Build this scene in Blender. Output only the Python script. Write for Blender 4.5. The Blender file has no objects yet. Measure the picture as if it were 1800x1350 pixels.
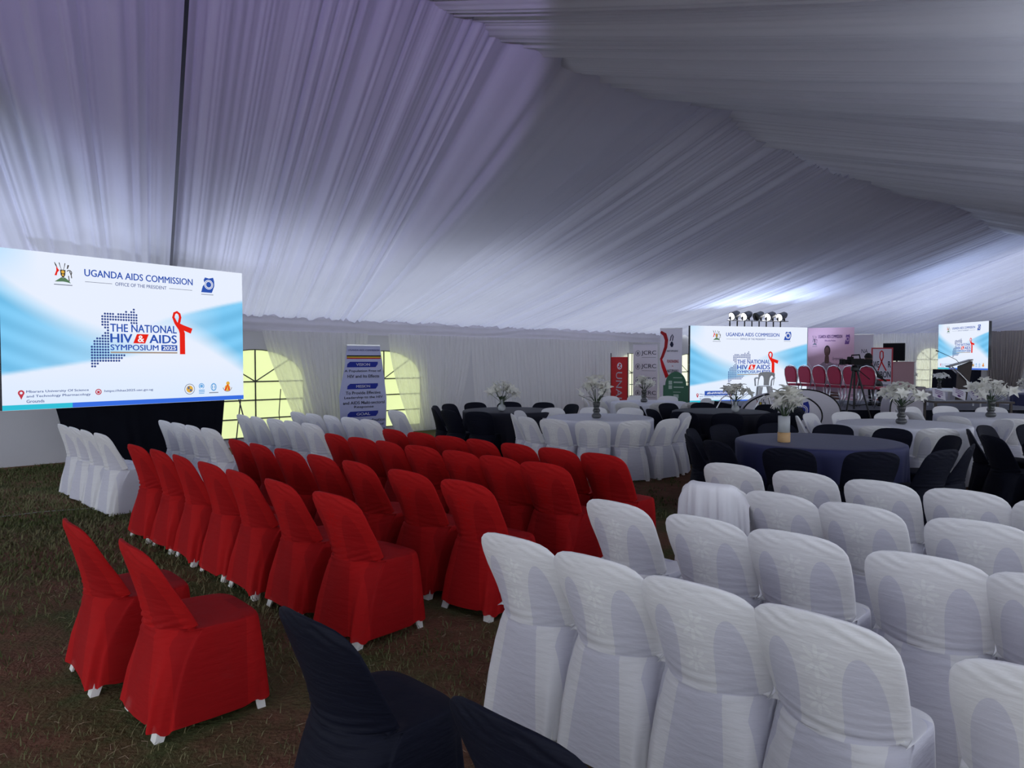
import bpy, bmesh, math, random
import numpy as np
from mathutils import Vector, Matrix, noise as mnoise

random.seed(7)
rng = np.random.default_rng(7)
S = bpy.context.scene
COL = S.collection
R = math.radians
SQ = math.sqrt(2.0)

# ------------------------------------------------------------------ camera
FPX = 1250.0
PITCH = math.atan(43.0 / FPX)
cam_d = bpy.data.cameras.new('camera')
cam = bpy.data.objects.new('camera', cam_d)
COL.objects.link(cam)
cam_d.sensor_fit = 'HORIZONTAL'
cam_d.sensor_width = 36.0
cam_d.lens = 36.0 * FPX / 1800.0
cam_d.clip_end = 300
EYE = 1.6
cam.location = (0, 0, EYE)
cam.rotation_euler = (R(90) - PITCH, 0, 0)
S.camera = cam

# ------------------------------------------------------------------ world, lights, exposure
S.view_settings.view_transform = 'Standard'
S.view_settings.look = 'None'
S.view_settings.gamma = 1.0
S.view_settings.use_curve_mapping = False
S.view_settings.exposure = 0.0
EXPO = 1.7
wd = bpy.data.worlds.new('overcast_sky')
S.world = wd
wd.use_nodes = True
wn = wd.node_tree
bg = wn.nodes['Background']
bg.inputs[0].default_value = (0.86, 0.92, 1.0, 1)
bg.inputs[1].default_value = 1.7
try:
    S.cycles.use_denoising = True
    S.cycles.max_bounces = 8
    S.cycles.diffuse_bounces = 4
    S.cycles.transparent_max_bounces = 12
    S.cycles.sample_clamp_indirect = 4.0
    S.cycles.caustics_reflective = False
    S.cycles.caustics_refractive = False
except Exception:
    pass


def spot(name, loc, target, power, color, angle, blend=0.3, radius=0.08):
    d = bpy.data.lights.new(name, 'SPOT')
    d.energy = power; d.color = color; d.spot_size = R(angle); d.spot_blend = blend; d.shadow_soft_size = radius
    o = bpy.data.objects.new(name, d); COL.objects.link(o)
    o.location = loc
    o.rotation_euler = (Vector(target) - Vector(loc)).to_track_quat('-Z', 'Y').to_euler()
    return o


# violet wash lamp behind the camera; blue is an unseen fill added for the drapes
spot('violet_wash_light', (-0.3, -0.8, 2.2), (-2.3, 7.2, 5.4), 620, (0.62, 0.50, 1.0), 37, 0.12, 0.1)
spot('blue_fill_light', (-6.0, 4.0, 1.0), (-6.3, 9.2, 3.9), 330, (0.66, 0.76, 1.0), 62, 1.0, 0.2)


def area_fill(name, loc, size, power, color, rz, tilt):
    d = bpy.data.lights.new(name, 'AREA')
    d.shape = 'RECTANGLE'; d.size = size[0]; d.size_y = size[1]; d.energy = power; d.color = color
    o = bpy.data.objects.new(name, d); COL.objects.link(o)
    o.location = loc; o.rotation_euler = (R(180) - tilt, 0, rz)
    return o


# unseen area fills added by the screens for a bluish glow on the drapes
area_fill('stage_glow_fill', (7.2, 20.05, 1.9), (3.4, 0.5), 62, (0.60, 0.74, 1.0), R(19), R(25))
area_fill('stage_glow_fill', (12.9, 20.6, 2.0), (2.2, 0.5), 42, (0.62, 0.75, 1.0), R(-60), R(15))
spot('cool_wash_light', (6.5, 3.0, 0.3), (5.2, 7.5, 4.4), 120, (0.72, 0.80, 1.0), 95, 0.9, 0.15)


# ------------------------------------------------------------------ materials
def srgb(r, g, b):
    f = lambda c: (c / 255) / 12.92 if c / 255 <= 0.04045 else (((c / 255) + 0.055) / 1.055) ** 2.4
    return (f(r), f(g), f(b), 1.0)


MATS = {}


def mat(name, color, rough=0.6, metal=0.0, spec=0.5, trans=0.0, transp=0.0, emit=0.0, nscale=0, namp=0.1, bump=0.0,
        bscale=40, stretch=(1, 1, 1), sheen=0.0, glass=0.0):
    """principled base + optional translucent / transparent weave; noise colour variation and noise bump"""
    if name in MATS:
        return MATS[name]
    m = bpy.data.materials.new(name); m.use_nodes = True
    nt = m.node_tree; N = nt.nodes; L = nt.links
    p = N['Principled BSDF']; out = N['Material Output']
    c = tuple(color) if len(color) == 4 else tuple(color) + (1,)
    p.inputs['Base Color'].default_value = c
    p.inputs['Roughness'].default_value = rough
    p.inputs['Metallic'].default_value = metal
    p.inputs['Specular IOR Level'].default_value = spec
    if sheen:
        p.inputs['Sheen Weight'].default_value = sheen
    if glass:
        p.inputs['Transmission Weight'].default_value = glass
        p.inputs['IOR'].default_value = 1.45
    if emit:
        p.inputs['Emission Color'].default_value = c
        p.inputs['Emission Strength'].default_value = emit
    tc = mp = None
    if nscale or bump:
        tc = N.new('ShaderNodeTexCoord'); mp = N.new('ShaderNodeMapping')
        mp.inputs['Scale'].default_value = stretch
        L.new(tc.outputs['Object'], mp.inputs['Vector'])
    col_out = None
    if nscale:
        nz = N.new('ShaderNodeTexNoise'); nz.inputs['Scale'].default_value = nscale; nz.inputs['Detail'].default_value = 4
        L.new(mp.outputs[0], nz.inputs['Vector'])
        mx = N.new('ShaderNodeMix'); mx.data_type = 'RGBA'
        mx.inputs[6].default_value = tuple(max(0, x * (1 - namp)) for x in c[:3]) + (1,)
        mx.inputs[7].default_value = tuple(min(1, x * (1 + namp)) for x in c[:3]) + (1,)
        L.new(nz.outputs['Fac'], mx.inputs[0])
        L.new(mx.outputs[2], p.inputs['Base Color'])
        col_out = mx.outputs[2]
    if bump:
        nb = N.new('ShaderNodeTexNoise'); nb.inputs['Scale'].default_value = bscale; nb.inputs['Detail'].default_value = 3
        L.new(mp.outputs[0], nb.inputs['Vector'])
        bp = N.new('ShaderNodeBump'); bp.inputs['Strength'].default_value = bump; bp.inputs['Distance'].default_value = 0.01
        L.new(nb.outputs['Fac'], bp.inputs['Height'])
        L.new(bp.outputs[0], p.inputs['Normal'])
    last = p.outputs[0]
    if trans:
        tr = N.new('ShaderNodeBsdfTranslucent'); tr.inputs[0].default_value = c
        if col_out: L.new(col_out, tr.inputs[0])
        mx = N.new('ShaderNodeMixShader'); mx.inputs[0].default_value = trans
        L.new(last, mx.inputs[1]); L.new(tr.outputs[0], mx.inputs[2]); last = mx.outputs[0]
    if transp:
        tp = N.new('ShaderNodeBsdfTransparent')
        mx = N.new('ShaderNodeMixShader'); mx.inputs[0].default_value = transp
        L.new(last, mx.inputs[1]); L.new(tp.outputs[0], mx.inputs[2]); last = mx.outputs[0]
    L.new(last, out.inputs[0])
    MATS[name] = m
    return m


def emis(name, color, s=1.0):
    if name in MATS: return MATS[name]
    m = bpy.data.materials.new(name); m.use_nodes = True
    nt = m.node_tree; nt.nodes.clear()
    e = nt.nodes.new('ShaderNodeEmission'); o = nt.nodes.new('ShaderNodeOutputMaterial')
    e.inputs[0].default_value = color; e.inputs[1].default_value = s
    nt.links.new(e.outputs[0], o.inputs[0])
    MATS[name] = m
    return m


CLOTH_W = mat('white_stretch_fabric', (0.82, 0.81, 0.83), 0.75, spec=0.2, trans=0.05, transp=0.14, bump=0.5, bscale=9, stretch=(1, 1, 5), nscale=5, namp=0.04)
LOOSE = mat('loose_white_fabric', (0.80, 0.79, 0.83), 0.75, spec=0.2, trans=0.05, bump=0.3, bscale=9)
CLOTH_R = mat('red_stretch_fabric', srgb(172, 22, 24), 0.8, spec=0.12,  trans=0.03, transp=0.04, bump=0.5, bscale=9, stretch=(1, 1, 5), nscale=6, namp=0.08)
CLOTH_N = mat('navy_stretch_fabric', (0.0045, 0.0055, 0.014), 0.7, spec=0.15, bump=0.5, bscale=9, stretch=(1, 1, 5), nscale=6, namp=0.15)
PLAST_W = mat('white_plastic', (0.82, 0.81, 0.78), 0.4, nscale=12, namp=0.06)
PLAST_G = mat('grey_shadowed_plastic', (0.62, 0.62, 0.68), 0.4)
TC_W = mat('white_tablecloth', (0.80, 0.80, 0.86), 0.8, spec=0.2, trans=0.08, bump=0.25, bscale=6)
TC_N = mat('navy_tablecloth', (0.024, 0.028, 0.095), 0.62, spec=0.35, sheen=0.06, bump=0.2, bscale=6, nscale=5, namp=0.15)
TC_K = mat('black_tablecloth', (0.010, 0.011, 0.022), 0.65, spec=0.3, bump=0.2, bscale=6)
LINER = mat('pleated_white_liner', (0.60, 0.61, 0.73), 0.85, spec=0.15, trans=0.27, nscale=1.5, namp=0.05)
LINER2 = mat('pleated_white_liner_far_slope', (0.64, 0.65, 0.73), 0.85, spec=0.15, trans=0.31, nscale=1.5, namp=0.05)
VAL = mat('white_valance_cloth', (0.74, 0.72, 0.80), 0.85, spec=0.15, trans=0.22, nscale=3, namp=0.04)
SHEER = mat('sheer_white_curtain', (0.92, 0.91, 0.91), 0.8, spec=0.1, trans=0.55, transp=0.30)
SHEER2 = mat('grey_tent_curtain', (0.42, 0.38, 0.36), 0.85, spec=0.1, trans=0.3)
PVC = mat('white_pvc_tent_wall', (0.52, 0.52, 0.55), 0.5, spec=0.3, trans=0.06, bump=0.3, bscale=2, nscale=2, namp=0.06)
BLACKCLOTH = mat('black_cloth', (0.008, 0.009, 0.016), 0.85, spec=0.1, bump=0.4, bscale=5, nscale=3, namp=0.3)
BLACKP = mat('black_plastic', (0.012, 0.012, 0.014), 0.45)
BLACKM = mat('black_metal', (0.015, 0.015, 0.018), 0.4, metal=0.5)
DARKGREY = mat('dark_grey_metal', (0.10, 0.10, 0.11), 0.45, metal=0.6)
STEEL = mat('aluminium', (0.62, 0.62, 0.64), 0.3, metal=0.9)
CHROME = mat('chrome_tube', (0.78, 0.78, 0.80), 0.18, metal=1.0)
WHITEP = mat('white_painted_metal', (0.78, 0.78, 0.80), 0.4)
MUNTIN = mat('dark_window_weld', (0.07, 0.075, 0.06), 0.7)
WPANE = mat('pale_green_window_film', srgb(214, 222, 158), 0.5, spec=0.3, trans=0.92, nscale=1.2, namp=0.08)
WPANE2 = mat('clear_window_film', srgb(236, 238, 205), 0.5, spec=0.3, trans=0.92, nscale=1.2, namp=0.08)




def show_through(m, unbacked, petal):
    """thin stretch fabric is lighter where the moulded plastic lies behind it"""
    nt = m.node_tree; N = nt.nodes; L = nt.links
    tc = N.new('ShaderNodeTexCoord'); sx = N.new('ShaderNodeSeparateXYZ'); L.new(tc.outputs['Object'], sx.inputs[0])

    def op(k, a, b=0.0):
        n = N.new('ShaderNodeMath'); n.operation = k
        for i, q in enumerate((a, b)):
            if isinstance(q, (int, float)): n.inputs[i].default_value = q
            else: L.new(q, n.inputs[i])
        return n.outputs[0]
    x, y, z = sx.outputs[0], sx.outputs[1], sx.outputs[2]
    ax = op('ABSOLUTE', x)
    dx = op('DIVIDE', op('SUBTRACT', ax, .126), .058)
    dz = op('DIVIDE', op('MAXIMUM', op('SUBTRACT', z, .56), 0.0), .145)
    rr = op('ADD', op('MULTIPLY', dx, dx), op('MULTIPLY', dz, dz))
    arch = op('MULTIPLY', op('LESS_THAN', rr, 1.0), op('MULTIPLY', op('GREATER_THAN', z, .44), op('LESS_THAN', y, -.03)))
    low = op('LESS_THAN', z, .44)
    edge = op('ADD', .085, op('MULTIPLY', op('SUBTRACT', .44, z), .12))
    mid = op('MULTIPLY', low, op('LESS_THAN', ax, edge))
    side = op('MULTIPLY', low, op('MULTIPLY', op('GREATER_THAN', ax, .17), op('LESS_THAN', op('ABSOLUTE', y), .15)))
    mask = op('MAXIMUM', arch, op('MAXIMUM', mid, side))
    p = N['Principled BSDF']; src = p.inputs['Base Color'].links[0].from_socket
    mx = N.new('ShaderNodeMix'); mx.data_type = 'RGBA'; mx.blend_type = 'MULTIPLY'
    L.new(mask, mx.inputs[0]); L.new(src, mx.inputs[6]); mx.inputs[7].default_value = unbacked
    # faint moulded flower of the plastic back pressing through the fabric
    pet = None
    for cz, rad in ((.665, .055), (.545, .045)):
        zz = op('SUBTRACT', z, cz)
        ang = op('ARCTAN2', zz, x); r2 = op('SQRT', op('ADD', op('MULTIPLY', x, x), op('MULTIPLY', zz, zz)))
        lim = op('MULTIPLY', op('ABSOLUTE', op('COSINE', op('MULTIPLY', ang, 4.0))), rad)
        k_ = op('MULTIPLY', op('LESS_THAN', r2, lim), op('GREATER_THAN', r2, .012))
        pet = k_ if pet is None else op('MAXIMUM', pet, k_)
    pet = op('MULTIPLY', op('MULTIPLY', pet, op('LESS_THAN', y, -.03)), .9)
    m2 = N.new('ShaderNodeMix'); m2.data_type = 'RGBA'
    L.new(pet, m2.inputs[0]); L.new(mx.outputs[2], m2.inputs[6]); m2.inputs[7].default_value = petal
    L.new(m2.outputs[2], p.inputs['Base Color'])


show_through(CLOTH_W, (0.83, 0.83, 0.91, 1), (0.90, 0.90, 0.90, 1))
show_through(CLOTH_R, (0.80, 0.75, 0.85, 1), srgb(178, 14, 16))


# ------------------------------------------------------------------ helpers
def tag(o, label=None, cat=None, group=None, kind=None):
    if label: o['label'] = label
    if cat: o['category'] = cat
    if group: o['group'] = group
    if kind: o['kind'] = kind
    return o


def empty(name, loc=(0, 0, 0), rz=0.0, label=None, cat=None, group=None):
    o = bpy.data.objects.new(name, None); COL.objects.link(o)
    o.empty_display_size = 0.1
    o.location = loc; o.rotation_euler = (0, 0, rz)
    return tag(o, label, cat, group)


def link(name, me, parent=None, loc=None, rot=None, scale=None):
    o = bpy.data.objects.new(name, me); COL.objects.link(o)
    if parent is not None: o.parent = parent
    if loc is not None: o.location = loc
    if rot is not None: o.rotation_euler = rot
    if scale is not None: o.scale = scale
    return o


def mesh(name, verts, faces, m=None, smooth=False):
    me = bpy.data.meshes.new(name)
    me.from_pydata([tuple(map(float, v)) for v in verts], [], faces)
    if m: me.materials.append(m)
    if smooth:
        me.polygons.foreach_set('use_smooth', [True] * len(me.polygons))
    me.update()
    return me


def grid_mesh(name, P, m=None, wrap=False, smooth=True):
    """P: array (a,b,3)"""
    a, b = P.shape[:2]
    V = P.reshape(-1, 3)
    me = bpy.data.meshes.new(name)
    ia = np.arange(a - 1)[:, None]; nb = b if wrap else b - 1
    ib = np.arange(nb)[None, :]; jb = (ib + 1) % b
    F = np.stack([ia * b + ib, ia * b + jb, (ia + 1) * b + jb, (ia + 1) * b + ib], -1).reshape(-1, 4)
    me.vertices.add(len(V)); me.vertices.foreach_set('co', V.astype(np.float32).ravel())
    me.loops.add(F.size); me.loops.foreach_set('vertex_index', F.astype(np.int32).ravel())
    me.polygons.add(len(F))
    me.polygons.foreach_set('loop_start', np.arange(0, F.size, 4, dtype=np.int32))
    me.update(calc_edges=True)
    if smooth: me.polygons.foreach_set('use_smooth', [True] * len(F))
    if m: me.materials.append(m)
    me.validate()
    return me


class MB:
    """collects solid shapes into one mesh"""
    def __init__(s): s.v = []; s.f = []

    def box(s, x0, x1, y0, y1, z0, z1, M=None):
        b = len(s.v)
        c = [(x0, y0, z0), (x1, y0, z0), (x1, y1, z0), (x0, y1, z0), (x0, y0, z1), (x1, y0, z1), (x1, y1, z1), (x0, y1, z1)]
        if M: c = [tuple(M @ Vector(p)) for p in c]
        s.v += c
        s.f += [(b, b + 3, b + 2, b + 1), (b + 4, b + 5, b + 6, b + 7), (b, b + 1, b + 5, b + 4), (b + 1, b + 2, b + 6, b + 5),
                (b + 2, b + 3, b + 7, b + 6), (b + 3, b, b + 4, b + 7)]
        return s

    def tube(s, pts, r, n=8, cap=True):
        pts = [Vector(p) for p in pts]
        rr = r if isinstance(r, (list, tuple)) else [r] * len(pts)
        b0 = len(s.v); prev = None
        for i, p in enumerate(pts):
            t = (pts[min(i + 1, len(pts) - 1)] - pts[max(i - 1, 0)]).normalized()
            if prev is None:
                a = t.cross(Vector((0, 0, 1)))
                if a.length < 0.05: a = t.cross(Vector((1, 0, 0)))
                a.normalize()
            else:
                a = (prev - t * prev.dot(t)).normalized()
            prev = a; c = t.cross(a)
            for k in range(n):
                q = 2 * math.pi * k / n
                s.v.append(tuple(p + (a * math.cos(q) + c * math.sin(q)) * rr[i]))
        for i in range(len(pts) - 1):
            for k in range(n):
                k2 = (k + 1) % n; b = b0 + i * n
                s.f.append((b + k, b + k2, b + n + k2, b + n + k))
        if cap:
            s.f.append(tuple(b0 + k for k in range(n))[::-1])
            e = b0 + (len(pts) - 1) * n
            s.f.append(tuple(e + k for k in range(n)))
        return s

    def lathe(s, prof, n=20, c=(0, 0, 0)):
        b0 = len(s.v)
        for r, z in prof:
            for k in range(n):
                q = 2 * math.pi * k / n
                s.v.append((c[0] + r * math.cos(q), c[1] + r * math.sin(q), c[2] + z))
        for i in range(len(prof) - 1):
            for k in range(n):
                k2 = (k + 1) % n; b = b0 + i * n
                s.f.append((b + k, b + k2, b + n + k2, b + n + k))
        s.f.append(tuple(b0 + k for k in range(n))[::-1])
        e = b0 + (len(prof) - 1) * n
        s.f.append(tuple(e + k for k in range(n)))
        return s

    def prism(s, poly, y0, y1):
        """poly in xz extruded along y"""
        b = len(s.v); n = len(poly)
        s.v += [(p[0], y0, p[1]) for p in poly] + [(p[0], y1, p[1]) for p in poly]
        s.f.append(tuple(range(b, b + n))); s.f.append(tuple(range(b + 2 * n - 1, b + n - 1, -1)))
        for i in range(n):
            j = (i + 1) % n
            s.f.append((b + i, b + n + i, b + n + j, b + j))
        return s

    def build(s, name, m, parent=None, smooth=False, bevel=0.0, loc=None):
        me = mesh(name, s.v, s.f, m, smooth)
        bm = bmesh.new(); bm.from_mesh(me)
        bmesh.ops.recalc_face_normals(bm, faces=bm.faces)
        if bevel:
            bmesh.ops.bevel(bm, geom=[e for e in bm.edges], offset=bevel, segments=2, affect='EDGES', clamp_overlap=True)
        bm.to_mesh(me); bm.free()
        return link(name, me, parent, loc)


class Flat:
    """printed shapes in the local XZ plane (viewed from -Y)"""
    def __init__(s, y=-0.004): s.y = y; s.v = []; s.f = []

    def poly(s, pts):
        b = len(s.v); s.v += [(p[0], s.y, p[1]) for p in pts]; s.f.append(tuple(range(b, b + len(pts)))); return s

    def rect(s, x0, z0, x1, z1): return s.poly([(x0, z0), (x1, z0), (x1, z1), (x0, z1)])

    def disc(s, cx, cz, r, rz=None, n=20):
        rz = rz or r
        return s.poly([(cx + r * math.cos(2 * math.pi * k / n), cz + rz * math.sin(2 * math.pi * k / n)) for k in range(n)])

    def ring(s, cx, cz, r0, r1, a0=0, a1=360, n=28, asp=1.0):
        for k in range(n):
            p = R(a0 + (a1 - a0) * k / n); q = R(a0 + (a1 - a0) * (k + 1) / n)
            s.poly([(cx + r0 * math.cos(p) * asp, cz + r0 * math.sin(p)), (cx + r1 * math.cos(p) * asp, cz + r1 * math.sin(p)),
                    (cx + r1 * math.cos(q) * asp, cz + r1 * math.sin(q)), (cx + r0 * math.cos(q) * asp, cz + r0 * math.sin(q))])
        return s

    def strip(s, pts, w):
        pts = [Vector((p[0], p[1])) for p in pts]
        ww = w if isinstance(w, (list, tuple)) else [w] * len(pts)
        b = len(s.v)
        for i, p in enumerate(pts):
            t = (pts[min(i + 1, len(pts) - 1)] - pts[max(i - 1, 0)]).normalized()
            n = Vector((-t.y, t.x)) * ww[i] / 2
            s.v += [(p.x + n.x, s.y, p.y + n.y), (p.x - n.x, s.y, p.y - n.y)]
        for i in range(len(pts) - 1):
            s.f.append((b + 2 * i, b + 2 * i + 1, b + 2 * i + 3, b + 2 * i + 2))
        return s

    def build(s, name, m, parent=None):
        return link(name, mesh(name, s.v, s.f, m), parent)


_txt = {}


def text_raw(t, bold):
    k = (t, bold)
    if k not in _txt:
        cu = bpy.data.curves.new('lettering', 'FONT')
        cu.body = t; cu.size = 1.0; cu.resolution_u = 3; cu.offset = bold
        o = bpy.data.objects.new('lettering', cu); COL.objects.link(o)
        dg = bpy.context.evaluated_depsgraph_get()
        me = bpy.data.meshes.new_from_object(o.evaluated_get(dg))
        v = np.array([p.co[:] for p in me.vertices]); f = [tuple(p.vertices) for p in me.polygons]
        COL.objects.unlink(o); bpy.data.objects.remove(o); bpy.data.curves.remove(cu); bpy.data.meshes.remove(me)
        _txt[k] = (v, f)
    return _txt[k]


def lettering(t, x0, x1, zc, h, m, parent, y=-0.006, bold=0.02, rot=0.0, italic=0.0):
    """fits the word(s) between x0 and x1 with glyph height h centred at zc"""
    v, f = text_raw(t, 0.0)
    if bold > .011:
        k = len(v); d = (bold - .006) * .95
        v = np.concatenate([v + [-d, 0, 0], v + [d, 0, 0], v + [0, d * .5, 0], v - [0, d * .5, 0]])
        f = [tuple(i + q * k for i in g) for q in range(4) for g in f]
    lo, hi = v.min(0), v.max(0)
    u = (v[:, 0] - lo[0]) / (hi[0] - lo[0]); w = (v[:, 1] - lo[1]) / (hi[1] - lo[1]) - 0.5
    X = x0 + u * (x1 - x0) + italic * w * h; Z = zc + w * h
    if rot:
        cx = (x0 + x1) / 2; a, b = X - cx, Z - zc
        X = cx + a * math.cos(rot) - b * math.sin(rot); Z = zc + a * math.sin(rot) + b * math.cos(rot)
    me = mesh('lettering', np.stack([X, np.full(len(X), y), Z], 1), f, m)
    return link('lettering', me, parent)


def smooth1d(n, step, seed=0):
    """1-D value noise with n samples and given knot spacing"""
    r = np.random.default_rng(seed)
    k = r.uniform(-1, 1, int(n / step) + 4)
    x = np.arange(n) / step
    i = x.astype(int); t = x - i; t = t * t * (3 - 2 * t)
    return k[i] * (1 - t) + k[i + 1] * t


def uw(u, w, z=0.0):
    """tent axes: u runs along the side wall towards the stage, w runs along the chair rows"""
    return Vector(((u + w) / SQ, (u - w) / SQ, z))


# ------------------------------------------------------------------ floor
def floor_material():
    m = bpy.data.materials.new('trodden_grass_and_soil'); m.use_nodes = True
    nt = m.node_tree; N = nt.nodes; L = nt.links; p = N['Principled BSDF']
    tc = N.new('ShaderNodeTexCoord')
    n1 = N.new('ShaderNodeTexNoise'); n1.inputs['Scale'].default_value = 0.75; n1.inputs['Detail'].default_value = 6; n1.inputs['Roughness'].default_value = 0.65
    n2 = N.new('ShaderNodeTexNoise'); n2.inputs['Scale'].default_value = 45; n2.inputs['Detail'].default_value = 5
    n3 = N.new('ShaderNodeTexNoise'); n3.inputs['Scale'].default_value = 9; n3.inputs['Detail'].default_value = 5
    for n in (n1, n2, n3): L.new(tc.outputs['Object'], n.inputs['Vector'])
    cr = N.new('ShaderNodeValToRGB'); cr.color_ramp.elements[0].position = 0.44; cr.color_ramp.elements[1].position = 0.58
    L.new(n1.outputs['Fac'], cr.inputs[0])
    soil = N.new('ShaderNodeMix'); soil.data_type = 'RGBA'
    soil.inputs[6].default_value = srgb(84, 58, 46); soil.inputs[7].default_value = srgb(134, 98, 78)
    L.new(n3.outputs['Fac'], soil.inputs[0])
    gr = N.new('ShaderNodeMix'); gr.data_type = 'RGBA'
    gr.inputs[6].default_value = srgb(50, 56, 32); gr.inputs[7].default_value = srgb(98, 104, 66)
    L.new(n2.outputs['Fac'], gr.inputs[0])
    mx = N.new('ShaderNodeMix'); mx.data_type = 'RGBA'
    L.new(cr.outputs[0], mx.inputs[0]); L.new(soil.outputs[2], mx.inputs[6]); L.new(gr.outputs[2], mx.inputs[7])
    L.new(mx.outputs[2], p.inputs['Base Color'])
    p.inputs['Roughness'].default_value = 0.95; p.inputs['Specular IOR Level'].default_value = 0.1
    ad = N.new('ShaderNodeMath'); ad.operation = 'ADD'
    L.new(n2.outputs['Fac'], ad.inputs[0]); L.new(n3.outputs['Fac'], ad.inputs[1])
    bp = N.new('ShaderNodeBump'); bp.inputs['Strength'].default_value = 0.8; bp.inputs['Distance'].default_value = 0.03
    L.new(ad.outputs[0], bp.inputs['Height']); L.new(bp.outputs[0], p.inputs['Normal'])
    return m


FLOORM = floor_material()
fl = link('floor', mesh('floor', [(-45, -20, 0), (45, -20, 0), (45, 60, 0), (-45, 60, 0)], [(0, 1, 2, 3)], FLOORM))
tag(fl, kind='structure')

# ------------------------------------------------------------------ tent: side wall, far wall
WC = 12.73           # distance of the side wall from the eye, across the tent
U_END = 26.9         # far wall position along the tent
EAVE = 2.45


def wall_with_windows(name, length, height, wins, m, rz, loc):
    """local X along the wall, windows (centre, half width, z0, spring, arch height)"""
    xs = set([0.0, length])
    x = 0.0
    while x < length: xs.add(round(x, 3)); x += 0.5
    for c, hw, z0, zs, ah in wins:
        for k in range(25): xs.add(round(c - hw + 2 * hw * k / 24, 4))
    xs = sorted(xs); V = []; F = []

    def sheet(xa, xb, za0, za1, zb0, zb1):
        b = len(V); y = lambda x, z: 0.0
        V.extend([(xa, 0, za0), (xb, 0, zb0), (xb, 0, zb1), (xa, 0, za1)]); F.append((b, b + 1, b + 2, b + 3))
    for a, b in zip(xs[:-1], xs[1:]):
        mid = (a + b) / 2; win = None
        for w_ in wins:
            if abs(mid - w_[0]) < w_[1]: win = w_
        if not win: sheet(a, b, 0, height, 0, height)
        else:
            c, hw, z0, zs, ah = win
            arch = lambda x: zs + ah * math.sqrt(max(0, 1 - ((x - c) / hw) ** 2))
            sheet(a, b, 0, z0, 0, z0); sheet(a, b, arch(a), height, arch(b), height)
    o = link(name, mesh(name, V, F, m), None, loc, (0, 0, rz)); tag(o, kind='structure')
    return o


def tent_window(name, c, hw, z0, zs, ah, pane, origin, rz):
    w_ = empty(name, origin, rz); tag(w_, kind='structure')
    pts = [(c - hw, z0), (c + hw, z0)] + [(c + hw * math.cos(math.pi * k / 24), zs + ah * math.sin(math.pi * k / 24)) for k in range(25)]
    n = len(pts)
    link('pane', mesh('pane', [(p[0], 0.012, p[1]) for p in pts], [tuple(range(n))], pane), w_)
    g = MB(); t = 0.011
    g.box(c - t, c + t, 0.0, 0.02, z0, zs + ah)
    z = zs
    while z > z0 - 0.01:
        g.box(c - hw, c + hw, 0.0, 0.02, z - t, z + t); z -= 0.345
    for a in (45, 135):
        ex, ez = c + hw * math.cos(R(a)), zs + ah * math.sin(R(a))
        g.tube([(c, 0.01, zs), (ex, 0.01, ez)], 0.011, 4)
    g.tube([(p[0], 0.01, p[1]) for p in pts[1:]], 0.014, 4)
    g.build('muntin', MUNTIN, w_)
    return w_


WU0 = -6.0
worigin = uw(WU0, -WC)
wrz = R(45)
wins = [(5.98 - WU0, 0.98, 0.16, 1.19, 0.60), (8.85 - WU0, 0.98, 0.16, 1.19, 0.60), (17.9 - WU0, 0.98, 0.16, 1.19, 0.60), (21.1 - WU0, 0.98, 0.16, 1.19, 0.60)]
wall_with_windows('wall_left', U_END - WU0, 2.6, wins, PVC, wrz, worigin)
for i, wv in enumerate(wins):
    tent_window('window_%d' % (i + 1), *wv, WPANE if i < 2 else WPANE2, worigin, wrz)
forigin = uw(U_END, -WC)
frz = R(-45)
fwins = [(5.75, 0.42, 0.1, 1.6, 0.4), (4.3, 0.5, 0.9, 1.7, 0.3)]
wall_with_windows('wall_far', 30, 3.4, fwins, PVC, frz, forigin)
for i, wv in enumerate(fwins):
    tent_window('window_%d' % (i + 5), *wv, WPANE2, forigin, frz)


def drape(name, top, bot, m, n=260, rows=24, amp=0.05, seed=1, sweep=0.0, tag_as=None, dens=11):
    """pleated cloth between two 3-D curves given as lists of points (linear in between)"""
    t = np.linspace(0, 1, n)
    T = np.array(top, float); B = np.array(bot, float)
    ti = np.linspace(0, 1, len(T)); bi = np.linspace(0, 1, len(B))
    P0 = np.stack([np.interp(t, ti, T[:, k]) for k in range(3)], 1)
    P1 = np.stack([np.interp(t, bi, B[:, k]) for k in range(3)], 1)
    d = P0[-1] - P0[0]; nrm = np.array([d[1], -d[0], 0]); nrm /= np.linalg.norm(nrm)
    pl = smooth1d(n, n / (dens * 2.0), seed) * 0.6 + np.sin(t * dens * 2 * math.pi * 1.7 + 3 * smooth1d(n, n / 6, seed + 1)) * 0.5 + smooth1d(n, 3, seed + 2) * 0.25
    out = np.zeros((rows, n, 3))
    for j in range(rows):
        s = j / (rows - 1)
        e = s ** (1.0 + sweep)
        out[j] = P0 * (1 - e) + P1 * e
        out[j, :, 2] = P0[:, 2] * (1 - s) + P1[:, 2] * s
        out[j] += nrm * ((0.35 + 0.65 * s) * amp * pl)[:, None]
    o = link(name, grid_mesh(name, out, m))
    return o


# valance strip under the eave
n = 700; t = np.linspace(0, 1, n); rows = 12
P = np.zeros((rows, n, 3))
for j in range(rows):
    s = j / (rows - 1)
    for_u = -6 + t * (19.4 + 6)
    off = 0.10 + 0.03 * math.sin(s * math.pi) + 0.012 * np.sin(s * 17 + 4 * smooth1d(n, 60, 5)) + 0.006 * smooth1d(n, 4, 6)
    w = -(WC - off)
    z = 2.47 - 0.36 * s + 0.012 * smooth1d(n, 45, 9)
    P[j] = np.stack([(for_u + w) / SQ, (for_u - w) / SQ, z], 1)
v_ = link('trim_1', grid_mesh('trim_1', P, VAL)); tag(v_, kind='structure')
n2_ = MB()
a_, b_ = uw(19.4, -WC + 0.02, 0), uw(19.4, -WC + 0.5, 0)


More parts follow.
